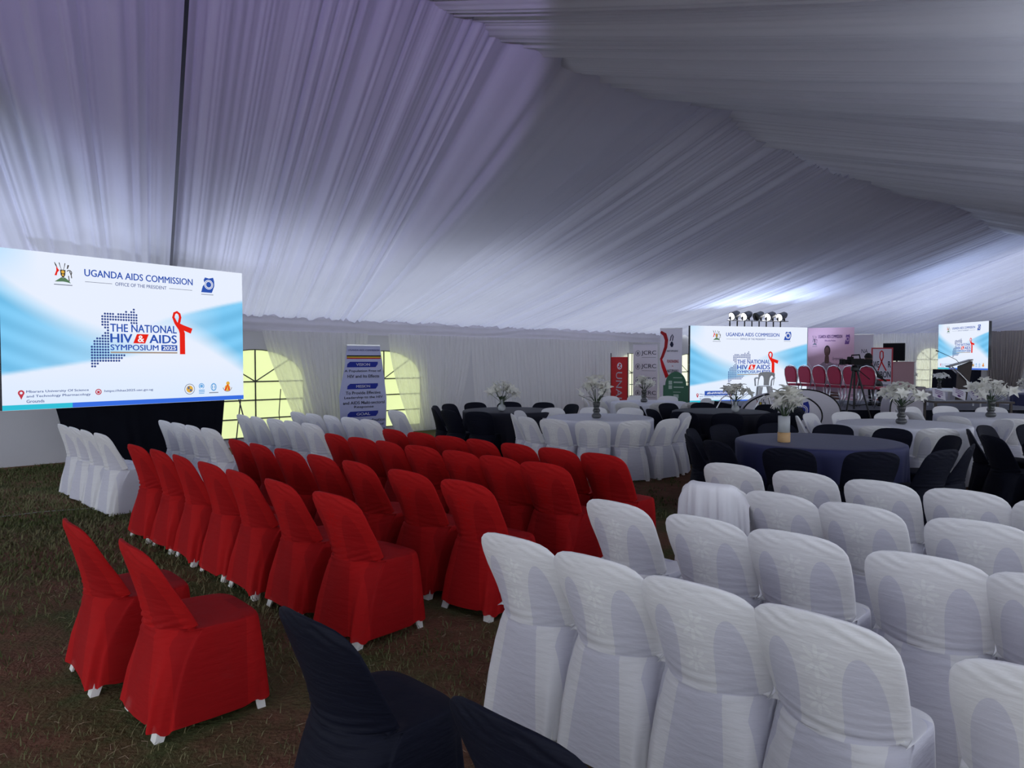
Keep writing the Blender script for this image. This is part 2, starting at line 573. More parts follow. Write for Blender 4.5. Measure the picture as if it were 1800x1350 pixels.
def wp(u, z, off=0.16): return tuple(uw(u, -(WC - off), z))


def wcurtain(u0, u1, b0, b1, seed, sweep=0.3, zb=0.04, dens=12, label=''):
    o = drape('curtain', [wp(u0, 2.14), wp(u1, 2.14)], [wp(b0, zb, 0.2), wp(b1, zb + 0.03, 0.28)], SHEER, 260, 26, 0.05, seed, sweep, dens=dens)
    tag(o, label, 'curtain', 'sheer curtains along the side wall')
    return o


wcurtain(6.05, 8.35, 6.9, 7.95, 11, 0.25, label='sheer white curtain tied beside the arched window by the left screen')
wcurtain(8.85, 11.25, 9.45, 10.6, 21, 0.6, label='sheer white curtain just right of the vision and mission banner')
wcurtain(11.2, 13.6, 11.35, 13.7, 31, 0.2, dens=9, label='white curtain behind the black table in the back')
wcurtain(13.5, 16.1, 13.6, 16.0, 41, 0.2, dens=9, label='white curtain behind the nearest white round table')
wcurtain(16.0, 17.55, 16.0, 17.45, 51, 0.2, dens=7, label='white curtain behind the red vertical banner')
wcurtain(18.2, 19.4, 18.4, 19.4, 61, 0.2, dens=6, label='narrow pale curtain between the two tall banners')


def fcurtain(x0, x1, b0, b1, seed, m, label, zt=2.5):
    f = lambda x, z, o=0.2: tuple(Vector(forigin) + Vector((math.cos(frz), math.sin(frz), 0)) * x + Vector((-1, -1, 0)).normalized() * o + Vector((0, 0, z)))
    o = drape('curtain', [f(x0, zt), f(x1, zt)], [f(b0, 0.04), f(b1, 0.04)], m, 200, 20, 0.07, seed, 0.5, dens=9)
    tag(o, label, 'curtain', 'curtains along the far wall')


fcurtain(3.7, 5.3, 3.8, 5.2, 71, SHEER, 'pale curtain at the far wall behind the wall television')
fcurtain(5.35, 6.25, 5.4, 6.2, 72, SHEER, 'pale curtain at the far wall lit yellow by the window')
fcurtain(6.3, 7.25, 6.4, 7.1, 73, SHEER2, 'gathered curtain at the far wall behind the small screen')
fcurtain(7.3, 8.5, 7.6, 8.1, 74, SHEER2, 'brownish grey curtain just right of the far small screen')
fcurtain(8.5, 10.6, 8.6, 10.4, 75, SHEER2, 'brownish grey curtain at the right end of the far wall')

# ------------------------------------------------------------------ ceiling liners
RIDGE = []   # (x, y, z) knots
C0, C1, C2, C3 = np.array([-3.5, 4.1]), np.array([2.83, 9.63]), np.array([9.2, 15.1]), np.array([15.57, 20.57])
CM = C0 - (C1 - C0)


def add_scallop(A, B, table):
    for t_, z_ in table: RIDGE.append((*(A + (B - A) * t_), z_))


add_scallop(CM, C0, [(0, 5.2), (.2, 4.9), (.5, 4.85), (.8, 5.0)])
add_scallop(C0, C1, [(0, 5.2), (.25, 5.1), (.5, 5.02), (.58, 4.93), (.66, 4.87), (.74, 4.86), (.84, 4.98), (.93, 5.09)])
add_scallop(C1, C2, [(0, 5.2), (.05, 5.02), (.10, 4.90), (.17, 4.79), (.3, 4.70), (.42, 4.71), (.54, 4.77), (.7, 4.88), (.87, 5.05)])
add_scallop(C2, C3, [(0, 5.2), (.10, 5.14), (.2, 5.10), (.4, 4.99), (.55, 5.03), (.8, 5.12), (1.0, 5.2)])
RIDGE = np.array(RIDGE)
RU = (RIDGE[:, 0] + RIDGE[:, 1]) / SQ      # position along the tent


def ridge_at(u): return np.stack([np.interp(u, RU, RIDGE[:, k]) for k in range(3)], -1)


def pleat_profile(n, seed, per):
    """sharp-edged irregular folds; per = samples per metre"""
    a = smooth1d(n, per * 0.30, seed); b = smooth1d(n, per * 0.125, seed + 1); c = smooth1d(n, per * 0.055, seed + 2)
    return 0.055 * np.abs(a) + 0.085 * np.abs(b) + 0.018 * np.abs(c)


def liner(name, E, Rg, m, seed, sag=0.12, rows=40, amp=1.0, dens=90):
    """ruled pleated cloth between eave points E and ridge points Rg (n,3)"""
    n = len(E)
    pr = pleat_profile(n, seed, dens) * amp
    pr2 = pleat_profile(n, seed + 50, dens) * amp
    out = np.zeros((rows, n, 3))
    for j in range(rows):
        s = j / (rows - 1)
        p = E * (1 - s) + Rg * s
        mixw = 0.86 + 0.10 * math.sin(s * 5.0)
        disp = pr * mixw + pr2 * (1 - mixw)
        p[:, 2] -= sag * 4 * s * (1 - s) + disp * (0.75 + 0.25 * math.sin(s * math.pi)) 
        out[j] = p
    o = link(name, grid_mesh(name, out, m)); tag(o, kind='structure')
    return o


def eave_pt(u): return np.stack([(u - WC + 0.1) / SQ, (u + WC - 0.1) / SQ, np.full_like(u, 2.46)], -1)


# eave position -> ridge position of the pleats
EU = np.array([-6.0, 0.0, 2.7, 4.42, 7.8, 9.06, 13.0, 17.6, 22.0, 26.8])
RV = np.array([-9.0, -2.2, 0.3, 2.08, 4.95, 8.7, 11.8, 17.2, 22.0, 25.55])


def left_panel(name, ea, eb, ra=None, rb=None, seed=3, n=None):
    n = n or int((eb - ea) * 90)
    e = np.linspace(ea, eb, n)
    r = np.interp(e, EU, RV)
    if ra is not None: r = ra + (e - ea) / (eb - ea) * (rb - ra)
    r = np.clip(r, RU[0], RU[-1])
    liner(name, eave_pt(e), ridge_at(r), LINER, seed, amp=1.2)


rA = float(np.interp(4.40, EU, RV))
left_panel('ceiling', -6.0, 4.39, seed=3)
left_panel('ceiling', 4.42, 19.4, seed=13)
left_panel('ceiling', 19.4, 26.8, seed=23)
# hip end above the far wall
n = 700
xx = np.linspace(0, 16.0, n)
Eh = np.stack([forigin[0] + xx / SQ - 0.1, forigin[1] - xx / SQ - 0.1, np.full(n, 2.5)], -1)
rr = np.linspace(0, 1, n) ** 1.2
Rh = np.stack([C3[0] + rr * 7.5, C3[1] - rr * 7.5, 5.2 - rr * 1.6], -1)
liner('ceiling', Eh, Rh, LINER, 33, 0.1, 24)
# far slope (over the camera)
n = 3200
ru = np.linspace(RU[0] + 0.2, RU[-1], n)
Rg = ridge_at(ru); Rg[:, 2] = np.interp(ru, RU, np.maximum(RIDGE[:, 2], 4.9)) + 0.10
Rg[:, 0] -= 0.55; Rg[:, 1] += 0.55; Rg[:, 2] += 0.02
spread = np.interp(ru, [RU[0], 4.5, 8.7, 17.2, 25.6], [RU[0] + 0.5, 6.0, 10.5, 18.8, 26.5])
Wr = 4.2
Eg = np.stack([(spread + Wr) / SQ, (spread - Wr) / SQ, np.full(n, 2.75)], -1)
liner('ceiling', Eg, Rg, LINER2, 43, 0.10, 44, 1.3)
# dark roof-cover strip added behind the liner gap to keep bright sky out
rf = MB()
ea = eave_pt(np.array([4.40]))[0]; rb_ = ridge_at(np.array([rA]))[0]
A = Vector(ea) + Vector((0, 0, 0.10)); B = Vector(rb_) + Vector((0, 0, 0.10))
nn = Vector((1, 1, 0)).normalized() * .22
for q in range(2):
    rf.v += [tuple(A - nn + Vector((0, 0, .16 + .02 * q))), tuple(A + nn + Vector((0, 0, .16 + .02 * q))), tuple(B + nn + Vector((0, 0, .16 + .02 * q))), tuple(B - nn + Vector((0, 0, .16 + .02 * q)))]
rf.f += [(0, 1, 2, 3), (7, 6, 5, 4), (0, 4, 5, 1), (1, 5, 6, 2), (2, 6, 7, 3), (3, 7, 4, 0)]
o = rf.build('gap_backing', DARKGREY); tag(o, kind='structure')
# outer roof sheet over the ridge
uu = np.linspace(RU[0], RU[-1], 60); cr = ridge_at(uu)
rs = np.stack([np.stack([cr[:, 0] - s_ / SQ, cr[:, 1] + s_ / SQ, np.full(60, 5.62 - .27 * abs(s_))], 1) for s_ in (-4.5, -2, -1, 0, 1, 2, 4.5)])
o = link('roof', grid_mesh('roof', rs, PVC)); tag(o, kind='structure')
# right wall and rear end (outside the frame): plain tent walls with open tops letting daylight in
rw = link('wall_right', mesh('wall_right', [tuple(uw(-6, Wr + .1, 0)), tuple(uw(28, Wr + .1, 0)), tuple(uw(28, Wr + .1, 1.0)), tuple(uw(-6, Wr + .1, 1.0))], [(0, 1, 2, 3)], PVC))
tag(rw, kind='structure')
# ------------------------------------------------------------------ covered stacking chairs
KEY = np.array([
    # z, half width, y rear, y front, bend (edges forward), squareness
    (.055, .226, -.240, .256, .0, 7), (.20, .222, -.224, .250, .015, 6.5), (.32, .220, -.206, .244, .045, 6), (.40, .220, -.198, .240, .08, 5),
    (.425, .220, -.194, .236, .10, 4.6), (.437, .219, -.192, .226, .11, 4.4), (.4405, .218, -.191, .16, .115, 4), (.442, .217, -.190, .02, .118, 3.6),
    (.446, .217, -.190, -.10, .12, 3.2), (.46, .218, -.191, -.148, .118, 3), (.55, .227, -.206, -.166, .088, 3.0),
    (.64, .234, -.228, -.190, .058, 3.0), (.70, .234, -.244, -.208, .044, 3.0), (.74, .228, -.254, -.222, .036, 3.0),
    (.765, .213, -.260, -.231, .030, 3.0), (.785, .188, -.263, -.238, .024, 3.0), (.798, .156, -.265, -.243, .018, 3.0),
    (.807, .105, -.265, -.247, .009, 3.0), (.811, .045, -.264, -.250, .002, 3.0), (.8118, .003, -.2575, -.2565, 0, 3.0)])


def cover_mesh(name, seed, m, baggy=1.0, drop=0.0):
    r = np.random.default_rng(seed)
    zs = np.concatenate([np.linspace(.055, .30, 13)[:-1], np.linspace(.30, .436, 18)[:-1], [.437, .4405, .442, .446, .452],
                         np.linspace(.46, .70, 26), np.linspace(.71, .798, 14), [.803, .807, .8095, .811, .8118]])
    nr = 72
    th = 2 * math.pi * np.arange(nr) / nr
    # position along key rows
    kz = KEY[:, 0]
    out = np.zeros((len(zs), nr, 3))
    ph = r.uniform(0, 6.28, 8)
    hem = 0.010 * np.sin(2 * th + ph[0]) + 0.007 * np.sin(5 * th + ph[1]) + 0.006 * np.sin(11 * th + ph[2])
    fold = 0.007 * np.sin(7 * th + ph[3]) + 0.004 * np.sin(13 * th + ph[4])
    for j, z in enumerate(zs):
        w, yr, yf, bd, nq = [np.interp(z, kz, KEY[:, k]) for k in range(1, 6)]
        c, s = np.cos(th), np.sin(th)
        e = 2.0 / nq
        X = w * np.sign(c) * np.abs(c) ** e
        yc, h = (yr + yf) / 2, (yf - yr) / 2
        front_w = min(1, max(0, (z - .440) / .02))
        Y = yc + h * np.sign(s) * np.abs(s) ** e + bd * (X / w) ** 2 * np.where(s < 0, np.minimum(1, -s * 2.2 + front_w), front_w)
        Z = np.full(nr, z)
        low = max(0, min(1, (.42 - z) / .35))
        X = X * (1 + fold * low * 1.6 * baggy); Y = Y + np.sign(s) * fold * low * baggy * 1.2
        Z = Z + (hem * (.5 if drop > .01 else 1) - drop) * low ** 2
        # strain wrinkles at the waist of the back
        rear = np.clip(-s, 0, 1) ** .5
        g = math.exp(-((z - .45) / .055) ** 2)
        slope = (0.05 * np.sin(X * 9 + ph[5]) + 0.35 * X * math.sin(ph[6]))
        wr = np.sin((z + slope * .5) * 2 * math.pi / .034 + ph[7]) + .5 * np.sin((z - slope * .3) * 2 * math.pi / .021 + ph[6])
        Y = Y - rear * g * wr * 0.0042 * baggy * (1 if z > .30 else 0)
        g2 = math.exp(-((z - .77) / .03) ** 2)
        Y = Y - rear * g2 * 0.003 * np.sin(X * 60 + z * 150 + ph[2]) * baggy
        out[j] = np.stack([X, Y, Z], 1)
    return grid_mesh(name, out, m, wrap=True)


def rear_y(x, z):
    w, yr, bd = [np.interp(z, KEY[:, 0], KEY[:, k]) for k in (1, 2, 4)]
    return yr + bd * (x / max(w, .02)) ** 2


def shell_back_mesh(m, inset=0.015, solid=True):
    """moulded plastic back: top band, two side rails and a centre splat around two arched openings"""
    cols = [-.202, -.196, -.190]
    cols += list(np.linspace(-.1836, -.0684, 13)) + [-.03, 0, .03] + list(np.linspace(.0684, .1836, 13)) + [.190, .196, .202]
    V = []; F = []

    def ztop(x):
        zz = KEY[9:-1, 0]; ww = KEY[9:-1, 1] - .012
        return float(np.interp(abs(x), ww[::-1], zz[::-1])) - .010

    def zlow(xm, x):
        for c in (-.126, .126):
            if abs(xm - c) < .0575:
                return .56 + .145 * math.sqrt(max(0, 1 - ((x - c) / .0576) ** 2))
        return .45
    for a, b in zip(cols[:-1], cols[1:]):
        mid = (a + b) / 2; K = 9
        base = len(V)
        for k in range(K):
            t_ = k / (K - 1)
            za = zlow(mid, a) * (1 - t_) + ztop(a) * t_; zb = zlow(mid, b) * (1 - t_) + ztop(b) * t_
            V.append((a, rear_y(a, za) + inset, za)); V.append((b, rear_y(b, zb) + inset, zb))
        for k in range(K - 1):
            i = base + 2 * k; F.append((i, i + 1, i + 3, i + 2))
    bm = bmesh.new(); me = mesh('backrest', V, F, m); bm.from_mesh(me)
    bmesh.ops.remove_doubles(bm, verts=bm.verts, dist=.0004)
    geo = bmesh.ops.extrude_face_region(bm, geom=bm.faces[:])
    for v in geo['geom']:
        if isinstance(v, bmesh.types.BMVert): v.co.y += .006
    bmesh.ops.recalc_face_normals(bm, faces=bm.faces)
    bm.to_mesh(me); bm.free()
    return me


def leg_mesh(m, sx, rear):
    x1, y1 = (.165, -.095) if rear else (.175, .195)
    x0, y0 = (.208, -.222) if rear else (.205, .236)
    sy = -1 if rear else 1
    V = []; F = []
    for t_ in (0, .5, 1):
        x = x0 * (1 - t_) + x1 * t_; y = y0 * (1 - t_) + y1 * t_; z = .405 * t_
        wd_ = .050 + .05 * t_
        # L-section: outer corner, arm along x, arm along y
        prof = [(0, 0), (-wd_, 0), (-wd_, -.010), (-.010, -.010), (-.010, -wd_ * .7), (0, -wd_ * .7)]
        for px_, py_ in prof: V.append((sx * (x + px_), y + sy * py_, z))
    for k in range(2):
        for i in range(6):
            j = (i + 1) % 6; F.append((k * 6 + i, k * 6 + j, k * 6 + 6 + j, k * 6 + 6 + i))
    F.append((0, 1, 2, 3, 4, 5)); F.append((12, 17, 16, 15, 14, 13))
    me = mesh('leg', V, F, m)
    bm = bmesh.new(); bm.from_mesh(me); bmesh.ops.recalc_face_normals(bm, faces=bm.faces); bm.to_mesh(me); bm.free()
    return me


CH = {}
CH['back'] = shell_back_mesh(PLAST_W)
sb = MB(); sb.box(-.17, .17, -.06, .215, .412, .430)
_s = sb.build('seat', PLAST_W, None, bevel=.008); CH['seat'] = _s.data; bpy.data.objects.remove(_s)
CH['legs'] = [leg_mesh(PLAST_W, sx, rr_) for rr_ in (True, False) for sx in (-1, 1)]
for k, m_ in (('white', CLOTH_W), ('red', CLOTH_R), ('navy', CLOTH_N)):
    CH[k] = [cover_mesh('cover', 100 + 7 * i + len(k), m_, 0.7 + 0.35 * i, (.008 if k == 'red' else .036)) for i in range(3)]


def shawl_mesh(m, seed=5):
    """loose cover hanging in folds over the chair back"""
    nx, nz = 80, 30
    x = np.linspace(-.235, .235, nx); out = np.zeros((nz, nx, 3))
    pl = smooth1d(nx, 7, seed) * .6 + smooth1d(nx, 3.2, seed + 1) * .4
    prof = []   # over the top: from the front to the rear hem
    for j in range(nz):
        s = j / (nz - 1)
        if s < .25: q = s / .25; yy = -.20 - .02 * q; zz = .60 + .19 * q
        elif s < .35: q = (s - .25) / .1; yy = -.22 - .07 * q; zz = .79 + .03 * math.sin(q * math.pi)
        else: q = (s - .35) / .65; yy = -.29 + .01 * q; zz = .79 - .42 * q
        fold = max(0, (s - .35)) / .65
        drop = .10 * np.clip((np.abs(x) - .12) / .115, 0, 1) ** 1.6
        out[j] = np.stack([x * (1 + .12 * fold), yy - .012 - pl * .055 * (.15 + fold) + .05 * (x / .2) ** 2, zz - drop * (1 if s > .2 else 0) + 0.02 * pl * fold], 1)
    return grid_mesh('loose_cover', out, m)


def covered_chair(kind, loc, rz, label, group, parts=True, loose=False, k=(1, 1)):
    t_ = empty('covered_chair', loc, rz, label, 'chair', group)
    t_.scale = (k[0], k[0], k[1])
    v = random.randrange(3)
    link('cover', CH[kind][v], t_)
    if loose:
        link('loose_cover', shawl_mesh(LOOSE, 5 + v), t_)
    for l_ in CH['legs']: link('leg', l_, t_)
    if parts and kind != 'navy':
        link('backrest', CH['back'], t_); link('seat', CH['seat'], t_)
    return t_


def pxw(px, u):
    a = (px - 900) / FPX
    for _ in range(4):
        w = u * (a - 1) / (a + 1)
        Y = (u - w) / SQ
        v = -(EYE - .78) / Y + math.tan(PITCH)
        a = (px - 900) / FPX * (math.cos(PITCH) + v * math.sin(PITCH))
    return u * (a - 1) / (a + 1)


ORD = ['first', 'second', 'third', 'fourth', 'fifth', 'sixth', 'seventh', 'eighth']


def theatre_row(kind, u, pxs, text, group, step=.462, ws=None, loose=(), k=(1, 1)):
    w = ws or [pxw(p, u) for p in pxs]
    for i in range(len(w) - 2, -1, -1): w[i] = min(w[i], w[i + 1] - step)
    for i, wi in enumerate(w):
        jit = random.uniform(-.03, .03)
        P_ = uw(u + .23 + random.uniform(-.015, .015), wi + .21)
        covered_chair(kind, P_, R(-45 + random.uniform(-4, 4)), (text % ORD[i] if '%' in text else text), group, loose=(i in loose), k=k)


theatre_row('white', 2.18, [], 'white covered chair, %s from the left, in the short row beside the draped stand', 'white chairs beside the left screen', ws=[-9.85, -9.36, -8.88, -8.40], k=(1.03, 1.04))
theatre_row('white', 3.2, [301, 314, 335, 352], 'white covered chair, %s from left, in the four right of the draped stand', 'white chairs beside the left screen', k=(1.03, 1.04))
theatre_row('white', 4.3, [448, 462, 487, 504, 529], 'white covered chair, %s from left, in the five under the left window', 'white chairs beside the left screen', k=(1.03, 1.04))
theatre_row('white', 5.1, [548, 571, 591, 613, 632], 'white covered chair, %s from left, in the row before the vision banner', 'white chairs beside the left screen', k=(1.03, 1.04))
theatre_row('white', 6.3, [682], 'lone white covered chair right of the vision and mission banner', 'white chairs beside the left screen', k=(1.03, 1.04))
RG = 'red covered chairs in rows'
theatre_row('red', 2.10, [], 'red covered chair, %s from the left in the nearest full red row', RG, ws=[-7.0, -6.49, -5.98, -5.45, -4.92, -4.36, -3.76], step=.49, k=(1.04, 1.05))
theatre_row('red', 2.90, [405, 437, 483, 540, 600, 680, 773], 'red covered chair, %s from the left in the second full red row', RG, k=(1.04, 1.05))
theatre_row('red', 3.82, [586, 614, 659, 711, 779, 849, 914], 'red covered chair, %s from the left in the third full red row', RG, k=(1.04, 1.05))
theatre_row('red', 4.52, [698, 733, 777, 819, 882, 946, 1022], 'red covered chair, %s from the left in the farthest red row', RG, k=(1.04, 1.05))
WG = 'white covered chairs in rows'
theatre_row('white', 2.12, [848, 968, 1130, 1333, 1688], 'white covered chair, %s from the left in the nearest white row', WG, k=(.97, 1.05), step=.435)
theatre_row('white', 3.04, [1030, 1172, 1318, 1528, 1755], 'white covered chair, %s from the left in the second white row', WG, k=(.97, 1.05), step=.435)
theatre_row('white', 3.88, [1197, 1318, 1448, 1635, 1850], 'white covered chair, %s from the left in the third white row', WG, loose=(0,), k=(.97, 1.05), step=.435)
theatre_row('white', 4.72, [1237, 1360, 1492, 1640, 1790], 'white covered chair, %s from left, in the row nearest the navy table', WG, k=(.97, 1.05), step=.435)
for (u_, w_, lb) in ((.94, -4.12, 'red covered chair apart before the red rows, the left of two'),
                     (1.01, -3.47, 'red covered chair apart before the red rows, the right one, seat fully visible')):
    covered_chair('red', uw(u_ + .23, w_ + .16), R(-47), lb, RG, k=(1.05, 1.0))
for (px_, lb) in ((490, 'black covered chair at the bottom edge with its seat visible'), (806, 'black covered chair at the bottom edge before the first white chair'),
                  (1105, 'black covered chair at the bottom edge, only the tip of its back showing')):
    u_ = 1.10
    covered_chair('navy', uw(u_ + .23, pxw(px_, u_) + .16), R(-44), lb, 'black chairs at the bottom edge')


# ------------------------------------------------------------------ round tables
def cloth_mesh(Rr, H, m, seed, folds=15):
    n = 150; r = np.random.default_rng(seed)
    th = 2 * math.pi * np.arange(n) / n
    f = np.sin(th * folds + 2.2 * np.sin(th * 3 + r.uniform(0, 6)) + r.uniform(0, 6)) * .6 + np.sin(th * (folds * 2 - 3) + r.uniform(0, 6)) * .3
    prof = [(0.001, H), (Rr * .5, H), (Rr * .9, H), (Rr * .97, H - .002), (Rr, H - .012), (Rr + .006, H - .035)]
    out = []
    for rad, z in prof: out.append(np.stack([rad * np.cos(th), rad * np.sin(th), np.full(n, z)], 1))
    for k in range(1, 17):
        s = k / 16; z = (H - .035) * (1 - s) + .015 * s
        rad = Rr + .006 - .012 * s + f * .040 * min(1, s * 1.5)
        out.append(np.stack([rad * np.cos(th), rad * np.sin(th), np.full(n, z) + (f * .006 if s > .9 else 0)], 1))
    return grid_mesh('tablecloth', np.array(out), m, wrap=True)


def round_table(x, y, Rr, m, label_t, label_c, seed, H=.75, group='round banquet tables'):
    t_ = empty('round_table', (x, y, 0), 0, label_t, 'table', group)
    MB().lathe([(Rr - .02, 0), (Rr - .01, .01), (Rr - .01, .025), (Rr - .02, .03)], 40, (0, 0, H - .036)).build('tabletop', mat('table_wood', srgb(120, 90, 60), .6), t_)
    for k in range(4):
        a = R(45 + 90 * k); q = Rr * .62
        MB().tube([(q * math.cos(a), q * math.sin(a), 0), (q * .9 * math.cos(a), q * .9 * math.sin(a), H - .036)], .014, 8).build('leg', DARKGREY, t_)
    c_ = link('tablecloth', cloth_mesh(Rr, H, m, seed), None, (x, y, 0))
    tag(c_, label_c, 'tablecloth', 'floor-length round tablecloths')
    return t_


def ring_chairs(x, y, r, angs, kind, text, group, scale=1.0):
    names = ['nearest the viewer', 'next']
    for i, a in enumerate(angs):
        ar = R(a)
        px_, py_ = x + r * math.sin(ar), y - r * math.cos(ar)
        fx, fy = -math.sin(ar), math.cos(ar)
        ad = a % 360
        pos = text % place_word(ad, i, angs)
        covered_chair(kind, (px_, py_, 0), math.atan2(-fx, fy) + R(random.uniform(-3, 3)), pos, group, parts=(kind != 'navy'))


def place_word(ad, i, angs):
    """says where round its table a chair stands, counting clockwise from the side nearest the viewer"""
    srt = sorted(angs, key=lambda q: (-q) % 360)
    k = srt.index(angs[i])
    side = 'near' if (ad < 50 or ad > 310) else ('far' if 130 < ad < 230 else ('right' if ad <= 130 else 'left'))
    same = [q for q in srt if ((q % 360 < 50 or q % 360 > 310) and side == 'near') or (130 < q % 360 < 230 and side == 'far')
            or (50 <= q % 360 <= 130 and side == 'right') or (230 <= q % 360 <= 310 and side == 'left')]
    if len(same) == 1: return side + ' side'
    if side in ('near', 'far'):
        ss = sorted(same, key=lambda q: math.sin(R(q)))
        return '%s side, %s from left' % (side, ORD[ss.index(angs[i])])
    ss = sorted(same, key=lambda q: math.cos(R(q)))
    return '%s side, %s from back' % (side, ORD[ss.index(angs[i])])


T = [
    # x, y, R, cloth, kind, chair radius, angles, name
    (-.05, 12.0, .78, TC_K, 'navy', 1.05, [-98, -75, -48, -22, 118, 150, 180, -150, -122], 'black table by the wall curtains'),
    (1.30, 10.5, .78, TC_W, 'white', 1.06, [-84, -60, -36, -11, 14, 40, 66, 92, 150, 178, -150, -112], 'white table behind the red chairs'),
    (2.75, 14.3, .75, TC_W, 'white', 1.03, [-60, -30, 0, 28, 60, 100, 150, -150, 180, -100], 'white table before the lettered banner'),
    (3.45, 11.75, .78, TC_K, 'navy', 1.05, [-100, -72, -42, -12, 20, 52, 88, 125, -150, 178], 'dark table under the centre screen'),
    (3.22, 7.45, .83, TC_N, 'navy', 1.12, [-92, -66, -34, -4, 26, 52, 86, 120, 150, 178, -150, -120], 'navy table with the cylinder vase'),
    (5.20, 9.45, .80, TC_W, 'white', 1.06, [-40, -12, 84, 158, -172, -140, -112], 'white table before the tripod'),
    (7.35, 10.7, .86, TC_W, 'white', 1.12, [-58, -28, 30, 60, 120, 150, 180, -150, -115, -88], 'white table right of the tripod table'),
    (6.35, 7.35, .83, TC_N, 'navy', 1.12, [-120, -92, -66, -36, 0, 36, 120, 150, 178, -150], 'navy table cut off at right'),
]
for i, (x, y, Rr, m_, kind, cr_, angs, nm) in enumerate(T):
    round_table(x, y, Rr, m_, 'round banquet table hidden under cloth, the ' + nm, 'floor-length cloth of the ' + nm, 60 + i)
    ring_chairs(x, y, cr_, angs, kind, {'navy': 'black', 'white': 'white'}[kind] + ' chair, %s, at the ' + nm, 'chairs round the ' + nm)
FAR = [
    (12.35, 22.4, .60, TC_K, [], 'dark far table right of the television'),
    (12.70, 20.7, .66, TC_W, [-60, -20, 20], 'pale far table behind the lectern'),
    (13.25, 17.55, .78, TC_N, [160, -150], 'navy far table at the right edge'),
    (14.3, 20.0, .70, TC_W, [-40, 10, 170], 'pale far table before the brownish curtain'),
]
for i, (x, y, Rr, m_, angs, nm) in enumerate(FAR):
    round_table(x, y, Rr, m_, 'round banquet table hidden under cloth, the ' + nm, 'floor-length cloth of the ' + nm, 90 + i)
    if angs: ring_chairs(x, y, 1.03, angs, 'white', 'white chair, %s, at the ' + nm, 'chairs round the ' + nm)

# ------------------------------------------------------------------ lilies in vases
PETAL = mat('white_lily_petal', (0.86, 0.85, 0.78), .6, spec=.2, trans=.25)
LEAF = mat('dark_green_leaf', srgb(44, 66, 38), .6, nscale=8, namp=.2)
SMOKE = mat('smoked_glass', (0.035, 0.037, 0.04), .12, spec=.8, transp=.25)
CLEARG = mat('clear_glass', (0.75, 0.78, 0.80), .08, spec=.9, transp=.55)
WOODV = mat('pale_wood_sleeve', srgb(186, 150, 105), .6, nscale=12, namp=.15, stretch=(1, 1, 6))
WATER = mat('vase_water', (0.55, 0.58, 0.58), .1, spec=.6, transp=.5)


def bloom_mesh(seed):
    r = np.random.default_rng(seed); V = []; F = []
    for k in range(6):
        az = k * math.pi / 3 + r.uniform(-.1, .1); L_ = .085 * r.uniform(.85, 1.15); wd_ = .017 if k % 2 else .022
        op = r.uniform(.9, 1.25)
        base = len(V)
        for i in range(7):
            s = i / 6
            rad = L_ * (s * math.sin(op * (.45 + .55 * s))); z = L_ * s * math.cos(op * (.45 + .75 * s)) 
            hw = wd_ * math.sin(math.pi * (.08 + .9 * s) ** .8) + .001
            for q, dz in ((-1, .006), (0, 0), (1, .006)):
                V.append((rad * math.cos(az) - q * hw * math.sin(az), rad * math.sin(az) + q * hw * math.cos(az), z + dz))
        for i in range(6):
            for q in (0, 1):
                b = base + i * 3 + q; F.append((b, b + 1, b + 4, b + 3))
    return mesh('bloom', V, F, PETAL, True)


BLOOMS = [bloom_mesh(s) for s in range(4)]
VASE = {}
VASE['bulb'] = [(.045, 0), (.062, .01), (.070, .035), (.062, .06), (.040, .078), (.050, .095), (.055, .115), (.046, .135), (.036, .15), (.045, .175), (.052, .20), (.055, .235)]
VASE['round'] = [(.03, 0), (.055, .015), (.068, .05), (.058, .085), (.030, .11), (.022, .14), (.034, .165)]
VASE['cyl'] = [(.060, .10), (.060, .27), (.057, .27), (.057, .10)]


